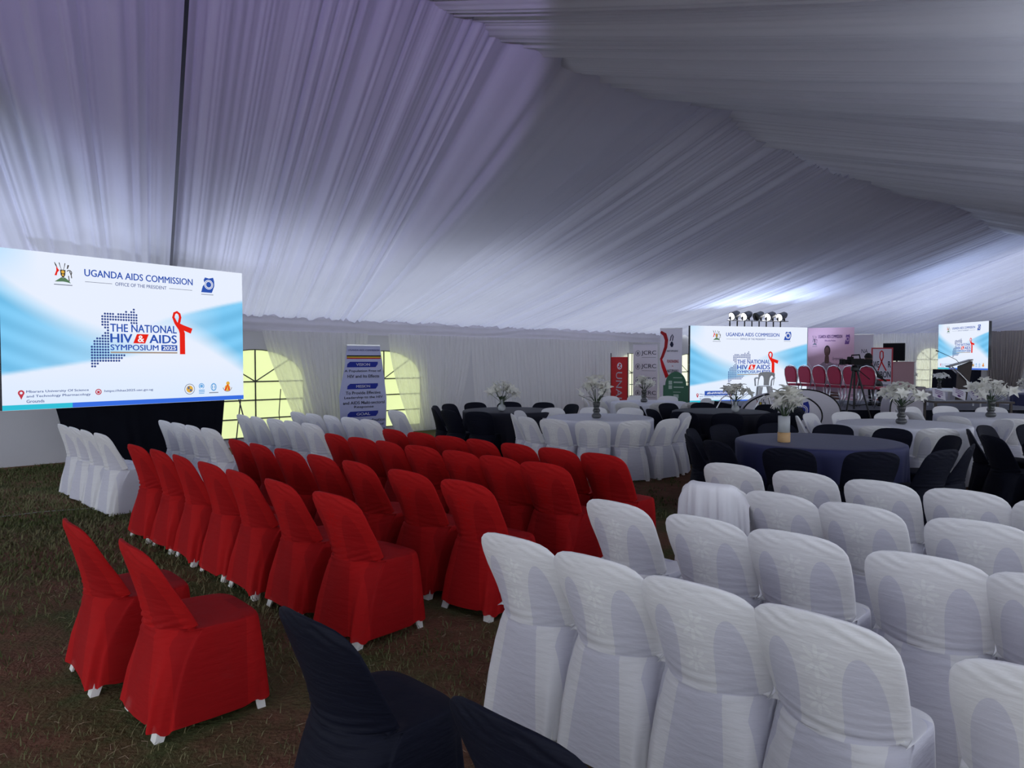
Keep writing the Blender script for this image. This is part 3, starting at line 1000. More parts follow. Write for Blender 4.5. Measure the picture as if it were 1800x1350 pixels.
def flowers(x, y, z, kind, label, seed, n=13, spread=.17, hgt=.20, s=1.35):
    n += 6
    r = random.Random(seed)
    t_ = empty('flower_vase', (x, y, z), 0, label, 'flower vase', 'white lily arrangements on the tables')
    if kind == 'cyl':
        MB().lathe([(.061, 0), (.063, .004), (.063, .10), (.055, .10)], 24).build('wood_sleeve', WOODV, t_, True)
        MB().lathe(VASE['cyl'], 24).build('vase', CLEARG, t_, True)
        top = .27
    else:
        MB().lathe(VASE[kind], 24).build('vase', SMOKE if kind == 'bulb' else CLEARG, t_, True)
        top = VASE[kind][-1][1]
    stems = MB(); lf = []
    for k in range(n):
        a = r.uniform(0, 6.28) if k else 0
        rad = spread * math.sqrt((k + .5) / n) * r.uniform(.8, 1.1)
        hz = top + .06 + hgt * (1 - .75 * (rad / spread) ** 1.6) * r.uniform(.75, 1.1)
        p = Vector((rad * math.cos(a * 1 + k * 2.4), rad * math.sin(a * 0 + k * 2.4), hz))
        stems.tube([(p.x * .12, p.y * .12, top * .35), (p.x * .2, p.y * .2, top), tuple(p)], .003, 4, False)
        d = Vector((p.x, p.y, .10 + .05 * r.random())).normalized()
        q = d.to_track_quat('Z', 'Y').to_euler()
        link('bloom', BLOOMS[r.randrange(4)], t_, p, (q.x, q.y, r.uniform(0, 6)), (s, s, s))
    for k in range(9):
        a = r.uniform(0, 6.28); L_ = r.uniform(.10, .17); b = len(stems.v)
        c0 = Vector((.03 * math.cos(a), .03 * math.sin(a), top + .02))
        for i in range(4):
            q = i / 3; hw = .013 * math.sin(math.pi * (.1 + .85 * q))
            cx = c0 + Vector((math.cos(a) * L_ * q, math.sin(a) * L_ * q, .06 * math.sin(q * 2.2)))
            stems.v += [tuple(cx + Vector((-math.sin(a), math.cos(a), 0)) * hw), tuple(cx - Vector((-math.sin(a), math.cos(a), 0)) * hw)]
        for i in range(3): stems.f.append((b + 2 * i, b + 2 * i + 1, b + 2 * i + 3, b + 2 * i + 2))
    so = stems.build('stems', LEAF, t_); so['kind'] = 'stuff'
    return t_


HT = .752
flowers(-.17, 11.75, HT, 'round', 'white lilies in a small clear vase on the black table by the wall curtains', 1, 15, .24, .22)
flowers(1.22, 10.25, HT, 'bulb', 'white lilies in a smoky bulbous vase on the white table behind the red chairs', 2, 14, .22, .26)
flowers(2.62, 14.1, HT, 'bulb', 'white lilies in a smoky vase before the banner of repeated letters', 3, 9, .18, .18)
flowers(3.62, 11.5, HT, 'round', 'lilies in a small clear vase in front of the centre screen', 4, 11, .20, .22)
flowers(2.80, 7.30, HT, 'cyl', 'white lilies in a glass cylinder with a pale wood sleeve on the navy table', 5, 13, .16, .20)
flowers(5.13, 9.35, HT, 'bulb', 'white lilies in a smoky bulbous vase on the white table in front of the tripod', 6, 15, .20, .20)
flowers(7.05, 10.45, HT, 'bulb', 'white lilies in a smoky bulbous vase on the right white table', 7, 16, .28, .22)
flowers(12.35, 22.3, HT, 'bulb', 'white lilies on the dark far table right of the television', 8, 12, .27, .14)
flowers(12.45, 20.7, HT, 'bulb', 'white lilies beyond the lectern, below the small far screen', 9, 8, .20, .12)
flowers(12.75, 17.35, HT, 'round', 'white lilies on the navy far table at the right edge', 10, 12, .27, .14)
# ------------------------------------------------------------------ LED screens
def screen_rgb(s, v):
    """picture shown on the screens, s left to right, v top to bottom (sRGB 0..1)"""
    base = np.stack([np.full_like(s, .91), np.full_like(s, .94), np.full_like(s, 1.0)], -1)
    blue = np.array([.50, .80, .97])
    f1 = .15 + 1.25 * s - 1.1 * s ** 2; f2 = .79 - .26 * s
    a = np.clip((v - f1) / .16, 0, 1) * np.clip((f2 - v) / .03, 0, 1)
    a *= np.clip(1 - s / .58, 0, 1) ** .55
    g1 = .47 - .26 * np.clip((s - .5) / .5, 0, 1) ** .75; g2 = .50 + .30 * np.clip((s - .66) / .34, 0, 1) ** 1.3
    b = np.clip((v - g1) / .03, 0, 1) * np.clip((g2 - v) / .16, 0, 1) * np.clip((s - .48) / .42, 0, 1)
    st = .5 + .5 * np.sin((v - .28 * np.sin(s * 2.6)) * 46)
    m = np.clip(a + b, 0, 1)[..., None]
    out = base * (1 - m) + blue * m
    out -= (m * (.06 * st)[..., None])
    lo = np.clip((v - .70) / .3, 0, 1)[..., None] * np.array([.05, .02, 0])
    out -= lo
    tl = (np.clip((.13 - s) / .13, 0, 1) * np.clip((.25 - v) / .25, 0, 1))[..., None]
    return np.clip(out - tl * np.array([.15, .05, 0]), 0, 1)


def vcol_emission():
    m = bpy.data.materials.new('lit_led_picture'); m.use_nodes = True
    nt = m.node_tree; nt.nodes.clear()
    at = nt.nodes.new('ShaderNodeAttribute'); at.attribute_name = 'picture'
    e = nt.nodes.new('ShaderNodeEmission'); e.inputs[1].default_value = LED
    o = nt.nodes.new('ShaderNodeOutputMaterial')
    nt.links.new(at.outputs['Color'], e.inputs[0]); nt.links.new(e.outputs[0], o.inputs[0])
    return m


LED = .59
PIC = vcol_emission()
E_BLUE = emis('lit_blue_print', srgb(48, 84, 175), LED)
E_DBLUE = emis('lit_dark_blue_print', srgb(55, 75, 140), LED)
E_RED = emis('lit_red_print', srgb(228, 38, 28), LED)
E_WHITE = emis('lit_white_print', srgb(245, 248, 255), LED)
E_GREY = emis('lit_grey_print', srgb(105, 110, 130), LED)
E_BROWN = emis('lit_brown_print', srgb(165, 145, 130), LED)
E_TEAL = emis('lit_teal_bar', srgb(50, 190, 215), LED)
E_BAR = emis('lit_blue_bar', srgb(58, 110, 225), LED)
E_SKY = emis('lit_sky_blue_print', srgb(110, 170, 225), LED)
E_GOLD = emis('lit_gold_print', srgb(225, 175, 70), LED)
E_GREEN = emis('lit_green_print', srgb(90, 125, 95), LED)
E_DARK = emis('lit_dark_print', srgb(70, 65, 60), LED)
DOTS = [(0, [16]), (1, [13, 15, 16]), (2, [5, 6, 7, 8, 10, 11, 12, 13, 14, 15, 16, 17]), (3, range(4, 18)), (4, range(4, 18)), (5, [4, 5, 6, 15, 16, 17]),
        (6, [4, 5, 6]), (7, [5, 6]), (8, [6]), (9, [5, 6]), (10, [4, 5, 6]), (11, range(2, 7)), (12, range(1, 7)), (13, range(1, 7)),
        (14, range(0, 7)), (15, range(0, 7)), (16, range(0, 7)), (17, range(0, 13)), (18, range(0, 12)), (19, range(0, 11)), (20, [0, 1, 2]), (21, [0, 1])]


def coat_of_arms(x0, x1, z0, z1, par, y, mats):
    red, gold, dark, green, grey = mats
    w = x1 - x0; h = z1 - z0
    X = lambda a: x0 + a * w; Z = lambda a: z0 + a * h
    f = Flat(y)
    f.strip([(X(.30), Z(.98)), (X(.36), Z(.80)), (X(.44), Z(.62))], [w * .05, w * .03, w * .02]); f.strip([(X(.62), Z(.97)), (X(.58), Z(.80)), (X(.52), Z(.62))], [w * .05, w * .03, w * .02])
    f.strip([(X(.05), Z(.98)), (X(.12), Z(.86)), (X(.2), Z(.72))], [w * .03, w * .07, w * .03]); f.strip([(X(.80), Z(.9)), (X(.74), Z(.72))], [w * .09, w * .06])
    f.ring(X(.84), Z(.55), w * .11, w * .16, -60, 150); f.strip([(X(.86), Z(.62)), (X(.95), Z(.45)), (X(.97), Z(.3))], w * .05)
    f.strip([(X(.8), Z(.4)), (X(.84), Z(.15))], w * .05)
    f.build('emblem', dark, par)
    Flat(y - .001).poly([(X(.14), Z(.8)), (X(.30), Z(.62)), (X(.2), Z(.52)), (X(.16), Z(.38)), (X(.04), Z(.38)), (X(.14), Z(.6))]).build('emblem', red, par)
    Flat(y - .001).poly([(X(.34), Z(.66)), (X(.64), Z(.66)), (X(.62), Z(.42)), (X(.5), Z(.26)), (X(.37), Z(.42))]).build('emblem', dark, par)
    Flat(y - .002).disc(X(.49), Z(.56), w * .09).disc(X(.49), Z(.42), w * .06).build('emblem', gold, par)
    Flat(y - .001).poly([(X(.04), Z(.10)), (X(.22), Z(.2)), (X(.42), Z(.32)), (X(.5), Z(.26)), (X(.58), Z(.32)), (X(.78), Z(.2)), (X(.92), Z(.06)), (X(.7), Z(.1)), (X(.5), Z(.12)), (X(.2), Z(.1))]).build('emblem', green, par)
    Flat(y - .001).rect(X(0), Z(-.05), X(1), Z(-.015)).build('emblem', grey, par)


def map_logo(x0, x1, z0, z1, par, y, blue, white):
    w = x1 - x0; h = z1 - z0
    X = lambda a: x0 + a * w; Z = lambda a: z0 + a * h
    Flat(y).poly([(X(.0), Z(.0)), (X(.8), Z(.0)), (X(.86), Z(.12)), (X(1), Z(.45)), (X(1), Z(.75)), (X(.92), Z(1)), (X(.6), Z(.92)), (X(.3), Z(.97)), (X(.2), Z(.8)), (X(.27), Z(.55)), (X(.12), Z(.38))]).build('emblem', blue, par)
    Flat(y - .001).disc(X(.57), Z(.52), w * .34).build('emblem', white, par)
    Flat(y - .002).ring(X(.57), Z(.52), w * .25, w * .29).disc(X(.57), Z(.52), w * .2).build('emblem', blue, par)


def ribbon(par, y, m, pts_stem, pts_tail, w):
    Flat(y).strip(pts_tail, [w[-1], w[-1] * 1.1, w[0] * .6, w[0] * .9, w[0]]).build('ribbon_mark', m, par)
    Flat(y - .0008).strip(pts_stem, w).build('ribbon_mark', m, par)


def led_screen(name, left, right, z0, z1, label, extra=False):
    A = Vector((*left, 0)); B = Vector((*right, 0)); W = (B - A).length; H = z1 - z0
    rz = math.atan2(B.y - A.y, B.x - A.x)
    t_ = empty(name, (A.x, A.y, z0), rz, label, 'LED screen')
    cab = MB()
    cols = 7; rows = 4
    cw, chh = W / cols, H / rows
    proto = None
    for i in range(cols):
        for j in range(rows):
            if proto is None:
                proto = MB().box(0, cw - .002, .012, .09, 0, chh - .002).build('cabinet_panel', BLACKP, t_, bevel=.004)
                c_ = proto
            else:
                c_ = link('cabinet_panel', proto.data, t_)
            c_.location = (i * cw, 0, j * chh)
    # picture
    ns, nv = 150, 90
    s, v = np.meshgrid(np.linspace(0, 1, ns), np.linspace(0, 1, nv))
    P_ = np.stack([s * W, np.zeros_like(s), H * (1 - v)], -1)
    me = grid_mesh('display', P_, PIC, smooth=False)
    rgb = screen_rgb(s, v).reshape(-1, 3)
    lin = np.where(rgb <= .04045, rgb / 12.92, ((rgb + .055) / 1.055) ** 2.4)
    ca = me.color_attributes.new('picture', 'FLOAT_COLOR', 'POINT')
    ca.data.foreach_set('color', np.concatenate([lin, np.ones((len(lin), 1))], 1).astype(np.float32).ravel())
    link('display', me, t_)
    Flat(-.001).rect(0, H * .001, W * .24, H * .033).build('colour_bar', E_TEAL, t_)
    Flat(-.001).rect(W * .24, H * .001, W, H * .033).build('colour_bar', E_BAR, t_)
    X = lambda a: a * W; Z = lambda a: H * (1 - a)
    y = -.003
    coat_of_arms(X(.182), X(.248), Z(.195), Z(.055), t_, y, (E_RED, E_GOLD, E_DARK, E_GREEN, E_GREY))
    lettering('UGANDA AIDS COMMISSION', X(.293), X(.750), Z(.107), H * .048, E_BLUE, t_, y, .028)
    lettering('OFFICE OF THE PRESIDENT', X(.412), X(.629), Z(.166), H * .024, E_DBLUE, t_, y, .012)
    Flat(y).rect(X(.295), Z(.169), X(.400), Z(.166)).rect(X(.640), Z(.169), X(.747), Z(.166)).build('rule', E_GREY, t_)
    map_logo(X(.790), X(.855), Z(.175), Z(.058), t_, y, E_BLUE, E_WHITE)
    Flat(y).rect(X(.79), Z(.192), X(.85), Z(.188)).build('rule', E_GREY, t_)
    f = Flat(y)
    for r_, cs in DOTS:
        for c_ in cs: f.disc(X(.316 + c_ * .0106), Z(.335 + r_ * .0188), H * .0075, n=8)
    o_ = f.build('dotted_map', E_DBLUE, t_); o_['kind'] = 'stuff'
    lettering('THE NATIONAL', X(.388), X(.672), Z(.466), H * .056, E_BLUE, t_, y - .001, .03)
    lettering('HIV', X(.388), X(.478), Z(.537), H * .062, E_BLUE, t_, y - .001, .035)
    Flat(y - .001).poly([(X(.481), Z(.570)), (X(.531), Z(.570)), (X(.547), Z(.505)), (X(.497), Z(.505))]).build('badge', E_RED, t_)
    lettering('&', X(.500), X(.527), Z(.538), H * .048, E_WHITE, t_, y - .002, .03)
    lettering('AIDS', X(.549), X(.672), Z(.537), H * .062, E_BLUE, t_, y - .001, .035)
    lettering('SYMPOSIUM', X(.388), X(.589), Z(.600), H * .040, E_BLUE, t_, y - .001, .028)
    Flat(y - .001).rect(X(.601), Z(.621), X(.673), Z(.579)).build('badge', E_BLUE, t_)
    lettering('2025', X(.607), X(.667), Z(.600), H * .028, E_WHITE, t_, y - .002, .03)
    Flat(y - .001).rect(X(.388), Z(.640), X(.673), Z(.630)).build('rule', E_BROWN, t_)
    hw = .0245 * W
    ribbon(t_, y - .001, E_RED,
           [(X(.697), Z(.645)), (X(.697), Z(.49)), (X(.690), Z(.455)), (X(.668), Z(.415)), (X(.657), Z(.375)), (X(.662), Z(.345)), (X(.674), Z(.336)), (X(.685), Z(.350)), (X(.689), Z(.378))],
           [(X(.689), Z(.372)), (X(.684), Z(.405)), (X(.681), Z(.425)), (X(.700), Z(.447)), (X(.741), Z(.472))],
           [hw, hw, hw * .95, hw * .6, hw * .45, hw * .45, hw * .45, hw * .45, hw * .45])
    # foot line
    Flat(y).ring(X(.062), Z(.893), H * .008, H * .018).poly([(X(.054), Z(.905)), (X(.070), Z(.905)), (X(.062), Z(.935))]).build('location_pin', emis('lit_dark_red', srgb(190, 60, 75), LED), t_)
    for k, (tx, e_) in enumerate((('Mbarara University Of Science', .301), ('and Technology Pharmacology', .308), ('Grounds', .140))):
        lettering(tx, X(.079), X(e_), Z(.888 + k * .0295), H * .020, E_DBLUE, t_, y, .02)
    Flat(y).ring(X(.338), Z(.902), H * .014, H * .020).rect(X(.333), Z(.912), X(.343), Z(.895)).build('click_mark', MATS['lit_dark_red'], t_)
    lettering('https://hhas2025.uac.go.ug', X(.361), X(.562), Z(.900), H * .020, E_DBLUE, t_, y, .02)
    Flat(y).ring(X(.728), Z(.905), H * .036, H * .040).build('round_emblem', E_GREY, t_)
    Flat(y).disc(X(.728), Z(.905), H * .026).build('round_emblem', E_GOLD, t_)
    Flat(y - .001).rect(X(.718), Z(.905), X(.728), Z(.885)).rect(X(.728), Z(.923), X(.739), Z(.905)).build('round_emblem', E_GREY, t_)
    Flat(y).ring(X(.785), Z(.885), H * .016, H * .022, -60, 240).disc(X(.785), Z(.885), H * .012).rect(X(.772), Z(.92), X(.80), Z(.913)).rect(X(.772), Z(.932), X(.80), Z(.926)).rect(X(.772), Z(.943), X(.798), Z(.938)).build('round_emblem', E_SKY, t_)
    Flat(y).disc(X(.845), Z(.895), H * .024, H * .03).build('round_emblem', E_SKY, t_)
    Flat(y - .001).ring(X(.845), Z(.895), H * .015, H * .018).rect(X(.842), Z(.915), X(.848), Z(.875)).build('round_emblem', E_WHITE, t_)
    Flat(y).rect(X(.822), Z(.941), X(.868), Z(.935)).build('rule', E_GREY, t_)
    Flat(y).ring(X(.915), Z(.895), H * .034, H * .040, 190, 350).build('round_emblem', E_BROWN, t_)
    Flat(y).disc(X(.915), Z(.905), H * .024).disc(X(.918), Z(.87), H * .015).build('round_emblem', E_GOLD, t_)
    Flat(y - .001).strip([(X(.902), Z(.925)), (X(.917), Z(.88)), (X(.925), Z(.925))], H * .012).build('round_emblem', E_RED, t_)
    if extra:
        Flat(y).rect(X(.12), Z(.905), X(.36), Z(.845)).build('badge', E_BLUE, t_)
        lettering('#EndHIVAIDS2030UG', X(.14), X(.35), Z(.874), H * .030, E_WHITE, t_, y - .001, .02, italic=.3)
    return t_


led_screen('led_screen', (-5.96, 8.30), (-4.09, 10.82), .997, 2.905, 'large LED screen on the left above the black draped stand')
led_screen('led_screen', (4.88, 19.5), (8.60, 20.75), .40, 2.53, 'centre LED screen behind the stage under the spotlight bar', True)
led_screen('led_screen', (13.47, 22.5), (13.55, 20.25), 1.30, 2.70, 'small far LED screen at the right behind the lectern')

# draped stand under the left screen, its trusses and cables
ax = [uw(2.72, -12.0), uw(4.95, -12.0)]
dr = drape('draped_stand', [tuple(uw(2.50, -11.75, 1.15)), tuple(uw(5.0, -11.75, 1.15))], [tuple(uw(2.80, -11.95, .03)), tuple(uw(4.98, -11.95, .03))], BLACKCLOTH, 120, 20, .02, 81, dens=4)
tag(dr, 'black cloth hung under the left LED screen down to the grass', 'cloth')
tr_ = empty('screen_truss', tuple(uw(3.7, -11.4, 0)), R(45), 'dark metal legs holding up the left LED screen', 'stand')
for k, x_ in enumerate((-.6, 0.1, .8)):
    MB().tube([(x_, .93, 0), (x_, .93, 2.2)], .03, 8).build('upright', DARKGREY, tr_)
MB().tube([(-1.1, .93, 1.2), (1.1, .93, 1.2)], .025, 8).build('crossbar', DARKGREY, tr_)
sp_ = empty('light_stand', tuple(uw(5.25, -11.6, 0)), R(20), 'thin folded metal stand leaning right of the black draped cloth', 'stand')
MB().tube([(-.10, 0, 1.0), (.12, 0, .04)], .012, 6).build('pole', DARKGREY, sp_)
MB().tube([(-.05, .02, 1.0), (-.16, .05, .04)], .010, 6).build('leg', DARKGREY, sp_)
MB().tube([(-.05, .02, .5), (.10, .0, .3)], .014, 6).build('brace', DARKGREY, sp_)
cb = MB().tube([tuple(uw(5.75, -11.3, 1.1)), tuple(uw(5.74, -11.35, .7)), tuple(uw(5.78, -11.4, .4)), tuple(uw(5.70, -11.5, .02))], .008, 6).build('cable', BLACKP)
tag(cb, 'thin black cable hanging from the left LED screen in front of the window', 'cable')
cb = MB().tube([(-7.5, 5.2, .015), (-6.0, 6.4, .012), (-4.9, 7.35, .015), (-4.4, 7.6, .012)], .006, 6).build('cable', mat('pale_cord', srgb(130, 130, 120), .6))
tag(cb, 'thin pale cord lying across the grass at the left edge', 'cable')


# ------------------------------------------------------------------ banners
def ink(name, r, g, b): return mat(name, srgb(r, g, b), .6, spec=.2)


I_BLUE = ink('blue_print', 40, 52, 150); I_DARK = ink('dark_print', 30, 34, 60); I_WHITE = ink('white_print', 225, 225, 235)
I_RED = ink('red_print', 190, 25, 35); I_BLACK = ink('black_print', 15, 15, 18); I_GOLD = ink('gold_print', 205, 180, 70)
I_GREY = ink('grey_print', 120, 118, 130); I_GREEN = ink('green_print', 40, 105, 75)
B_LILAC = mat('lilac_banner_vinyl', srgb(188, 192, 228), .5, trans=.12)
B_WHITE = mat('white_banner_vinyl', srgb(222, 218, 228), .5, trans=.10)
B_RED = mat('red_banner_cloth', srgb(200, 38, 42), .6, trans=.08)
B_GREEN = mat('green_board_print', srgb(46, 98, 74), .6)
B_PINK = mat('pink_banner_vinyl', srgb(214, 172, 192), .6, trans=.05)


def banner(name, left, right, z0, H, m, label, cat='banner', base=True, thick=.006, outline=None, rail=(-.005, .005)):
    A = Vector((*left, 0)); B = Vector((*right, 0)); W = (B - A).length
    t_ = empty(name, (A.x, A.y, 0), math.atan2(B.y - A.y, B.x - A.x), label, cat)
    pts = outline(W, H) if outline else [(0, 0), (W, 0), (W, H), (0, H)]
    pts = [(p[0], p[1] + z0) for p in pts]
    MB().prism(pts, 0, thick).build('panel', m, t_)
    if base:
        MB().box(-.02, W + .02, -.10, .12, 0, .07).build('base', BLACKP, t_, bevel=.01)
        MB().tube([(W / 2, .05, .05), (W / 2, .03, z0 + H)], .012, 6).build('pole', DARKGREY, t_)
        MB().box(rail[0], W + rail[1], -.004, .014, z0 + H - .015, z0 + H + .012).build('top_rail', STEEL, t_)
    return t_, W


# vision and mission roll-up by the wall
bt, W = banner('rollup_banner', (-3.42, 14.05), (-2.60, 14.72), .07, 1.82, B_LILAC, 'tall lilac roll-up banner with vision, mission and goal text by the wall window', rail=(.18, -.15),
               outline=lambda W, H: [(.04, 0), (W - .02, 0), (W, H * .4), (W - .08, H * .75), (W - .15, H), (.18, H), (.12, H * .75), (.0, H * .45)])
lettering('UGANDA AIDS COMMISSION', .20, W - .16, 1.79, .035, I_BLUE, bt, -.004, .02)
Flat(-.004).rect(.17, 1.66, W - .13, 1.685).build('stripe', I_BLACK, bt); Flat(-.004).rect(.17, 1.635, W - .13, 1.66).build('stripe', I_GOLD, bt); Flat(-.004).rect(.17, 1.615, W - .13, 1.635).build('stripe', I_RED, bt)
for txt, zc in (('VISION', 1.50), ('MISSION', 1.06), ('GOAL', .50)):
    Flat(-.004).poly([(.17, zc - .055), (W - .25, zc - .055), (W - .20, zc + .01), (W - .20, zc + .055), (.24, zc + .055), (.18, zc + .01)]).build('heading_bar', I_BLUE, bt)
    lettering(txt, .37, W - .38, zc, .055, I_WHITE, bt, -.006, .03)
for tx, a, b, zc in (('A Population Free of', .12, W - .13, 1.365), ('HIV and Its Effects', .18, W - .17, 1.265), ('To Provide Effective', .14, W - .14, .93), ('Leadership to the HIV', .11, W - .09, .83),
                     ('and AIDS Multi-sectoral', .08, W - .05, .73), ('Response', .32, W - .30, .64), ('Effective Coordination', .09, W - .04, .37), ('and Management of', .12, W - .07, .27),
                     ('the National Response', .10, W - .04, .18)):
    lettering(tx, a, b, zc, .062, I_DARK, bt, -.005, .02)

# red vertical banner
bt, W = banner('flag_banner', (2.78, 19.95), (3.16, 19.42), .12, 1.55, B_RED, 'narrow red vertical banner with a white emblem and sideways letters', base=False)
Flat(-.004).ring(W * .52, 1.42, .07, .095, n=24).disc(W * .45, 1.45, .03).disc(W * .6, 1.42, .025).disc(W * .5, 1.38, .02).build('emblem', I_WHITE, bt)
lettering('UNAIDS', -.15, 1.00, .68, .24, I_WHITE, bt, -.005, .012, rot=R(-90))
for o_ in bt.children:
    if o_.name.startswith('lettering'): o_.location.x = W * .5 - .43
MB().box(-.012, 0, -.01, .012, 0, 1.78).box(W, W + .012, -.01, .012, 0, 1.78).build('pole', BLACKM, bt)
MB().box(-.05, W + .05, -.15, .15, 0, .03).build('base', BLACKM, bt)
# roll-up with repeated letters
bt, W = banner('rollup_banner', (3.55, 20.85), (4.15, 20.30), .05, 2.0, B_WHITE, 'white roll-up banner repeating four dark letters down its height')
W = W
for k in range(5):
    zc = 1.78 - k * .385
    lettering('JCRC', W * .34, W * .95, zc, .15, I_DARK, bt, -.004, .012)
    Flat(-.004).ring(W * .20, zc, .07, .085).rect(W * .16, zc - .04, W * .24, zc + .04).rect(W * .36, zc - .125, W * .94, zc - .115).build('emblem', I_GREY, bt)
# ribbon banner
bt, W = banner('rollup_banner', (4.18, 20.1), (4.72, 19.75), .05, 2.42, B_WHITE, 'tall white roll-up banner with a long red ribbon down its left side')
Flat(-.004).strip([(.02, 2.38), (.14, 2.30), (.19, 2.15), (.17, 1.95), (.08, 1.70), (.03, 1.6)], [.07, .11, .10, .09, .08, .07]).build('ribbon_mark', ink('dark_red_print', 150, 30, 35), bt)
Flat(-.005).strip([(.03, 1.62), (.10, 1.40), (.22, 1.1)], [.06, .10, .11]).build('ribbon_mark', I_RED, bt)
Flat(-.005).strip([(W * .46, 2.12), (W * .50, 2.24), (W * .56, 2.3), (W * .60, 2.24), (W * .56, 2.12)], .025).poly([(W * .5, 2.1), (W * .45, 2.02), (W * .5, 1.95), (W * .58, 1.95), (W * .62, 2.02), (W * .57, 2.1)]).build('emblem', I_DARK, bt)
for tx, a, b, zc, h_, m_ in (('NATOPHANU', .32, .82, 1.84, .05, I_DARK), ('FUNDRAISING', .33, .85, 1.55, .085, I_RED), ('for', .55, .62, 1.42, .04, I_RED), ('NATOPHANU', .33, .85, 1.28, .09, I_DARK),
                             ('BAND OF CHAMPIONS', .24, .98, 1.14, .075, I_RED), ('UGANDA', .36, .85, .94, .04, I_DARK)):
    lettering(tx, W * a, W * b, zc, h_, m_, bt, -.005, .03)
# green arched board
bt, W = banner('arched_board', (4.02, 18.9), (4.62, 18.62), .30, 1.0, B_GREEN, 'dark green arch-topped board with white print before the ribbon banner', 'board', base=False, thick=.03,
               outline=lambda W, H: [(0, 0), (W, 0), (W, H * .62)] + [(W * .5 + W * .42 * math.cos(math.pi * k / 14), H * .62 + H * .36 * math.sin(math.pi * k / 14)) for k in range(15)] + [(0, H * .62)])
f = Flat(-.006)
for a, b, zc, h_ in ((.4, .75, 1.12, .015), (.42, .78, 1.0, .04), (.42, .82, .87, .03), (.4, .7, .74, .015), (.35, .8, .50, .014), (.25, .85, .44, .014), (.3, .8, .36, .02)):
    f.rect(W * a, zc - h_ / 2, W * b, zc + h_ / 2)
f.rect(W * .22, .94, W * .36, 1.04).rect(W * .22, .82, W * .36, .92).rect(W * .42, .58, W * .62, .68)
f.build('print', mat('pale_green_print', srgb(160, 180, 170), .6), bt)
MB().tube([(.05, .1, .0), (.05, .04, .9)], .012, 6).tube([(W - .05, .1, .0), (W - .05, .04, .9)], .012, 6).build('easel_leg', BLACKM, bt)
# pink backdrop with a portrait
bt, W = banner('backdrop_banner', (8.85, 21.3), (9.97, 20.75), .42, 2.12, B_PINK, 'large pink backdrop banner with a printed portrait, right of the centre screen', base=False)
k_ = W / 1.85
coat_of_arms(.18, .38, 2.0, 2.32, bt, -.005, (I_GREY, I_GREY, ink('plum_print', 90, 60, 85), I_GREY, I_GREY))
lettering('UGANDA AIDS COMMISSION', .42, 1.38, 2.28, .10, ink('violet_print', 110, 72, 130), bt, -.005, .03)
lettering('Office of the President', .68, 1.12, 2.16, .05, MATS['violet_print'], bt, -.005, .01)
map_logo(1.48, 1.68, 2.05, 2.34, bt, -.005, MATS['violet_print'], B_PINK)
skin_p = ink('portrait_brown_print', 98, 72, 68); shirt_p = ink('portrait_grey_print', 150, 128, 142)
Flat(-.005).disc(.78, 1.82, .10, .15).poly([(.70, 1.70), (.86, 1.70), (.88, 1.48), (.68, 1.48)]).build('portrait', skin_p, bt)
Flat(-.0045).disc(.79, 1.86, .125, .16).build('portrait', ink('portrait_hair_print', 55, 42, 45), bt)
Flat(-.006).poly([(.38, .60), (.42, 1.40), (.66, 1.54), (.78, 1.44), (.90, 1.54), (1.12, 1.42), (1.22, 1.15), (1.35, .85), (1.30, .60)]).build('portrait', shirt_p, bt)
Flat(-.007).poly([(.95, .95), (1.30, .98), (1.34, .84), (.95, .80)]).poly([(.90, .42), (1.32, .42), (1.32, .62), (.90, .66)]).build('portrait', skin_p, bt)
lettering('Symposium', 1.0, 1.42, 1.62, .11, MATS['plum_print'], bt, -.005, .004, italic=.3)
lettering('We Stand With You', 1.0, 1.56, 1.46, .08, MATS['plum_print'], bt, -.005, .004, italic=.3)
Flat(-.005).strip([(0, 1.55), (.2, 1.3), (.45, 1.0), (.6, .8)], .05).build('stripe', ink('pale_pink_print', 228, 200, 215), bt)
for o_ in bt.children:
    if not o_.name.startswith('panel'): o_.scale.x = W / 1.85
# white and green roll-up
bt, W = banner('rollup_banner', (10.15, 21.25), (10.68, 21.05), .05, 2.30, B_WHITE, 'white roll-up banner with green bands behind the camera operator')
Flat(-.004).rect(0, 1.05, W, 1.22).rect(0, .78, W, .86).build('stripe', ink('green_band', 55, 135, 90), bt)
Flat(-.004).rect(W * .1, 1.58, W * .9, 1.63).build('stripe', ink('pale_red_print', 200, 140, 145), bt)
lettering('NA', W * .45, W * .75, 1.85, .12, I_DARK, bt, -.005, .01)
# wear a ribbon board, on the far side of the stage
bt, W = banner('framed_board', (9.72, 19.25), (10.20, 19.05), .50, 1.42, mat('red_frame', srgb(178, 52, 66), .6), 'white board in a red frame telling to wear a ribbon', 'board', base=False, thick=.04)
Flat(-.004).rect(.035, .535, W - .035, 1.885).build('face', ink('board_white', 205, 200, 212), bt)
lettering('WE', .07, .28, 1.47, .17, I_DARK, bt, -.006, .03); lettering('R', .59, .69, 1.47, .17, I_DARK, bt, -.006, .03)
Flat(-.006).strip([(.24, 1.30), (.34, 1.50), (.42, 1.66), (.41, 1.80), (.36, 1.83), (.31, 1.80), (.30, 1.66), (.40, 1.48), (.53, 1.30)], .04).build('ribbon_mark', I_RED, bt)
lettering('RIBBON', .07, .69, 1.20, .17, I_DARK, bt, -.006, .03)
Flat(-.006).rect(.08, 1.02, .68, 1.07).build('stripe', I_RED, bt)
Flat(-.006).rect(.15, .90, .61, .93).rect(.2, .83, .56, .86).poly([(.15, .60), (.3, .74), (.5, .62), (.58, .60)]).build('print', I_GREY, bt)
for o_ in bt.children:
    if o_.name.split('.')[0] not in ('panel', 'face'): o_.scale.x = W / .76
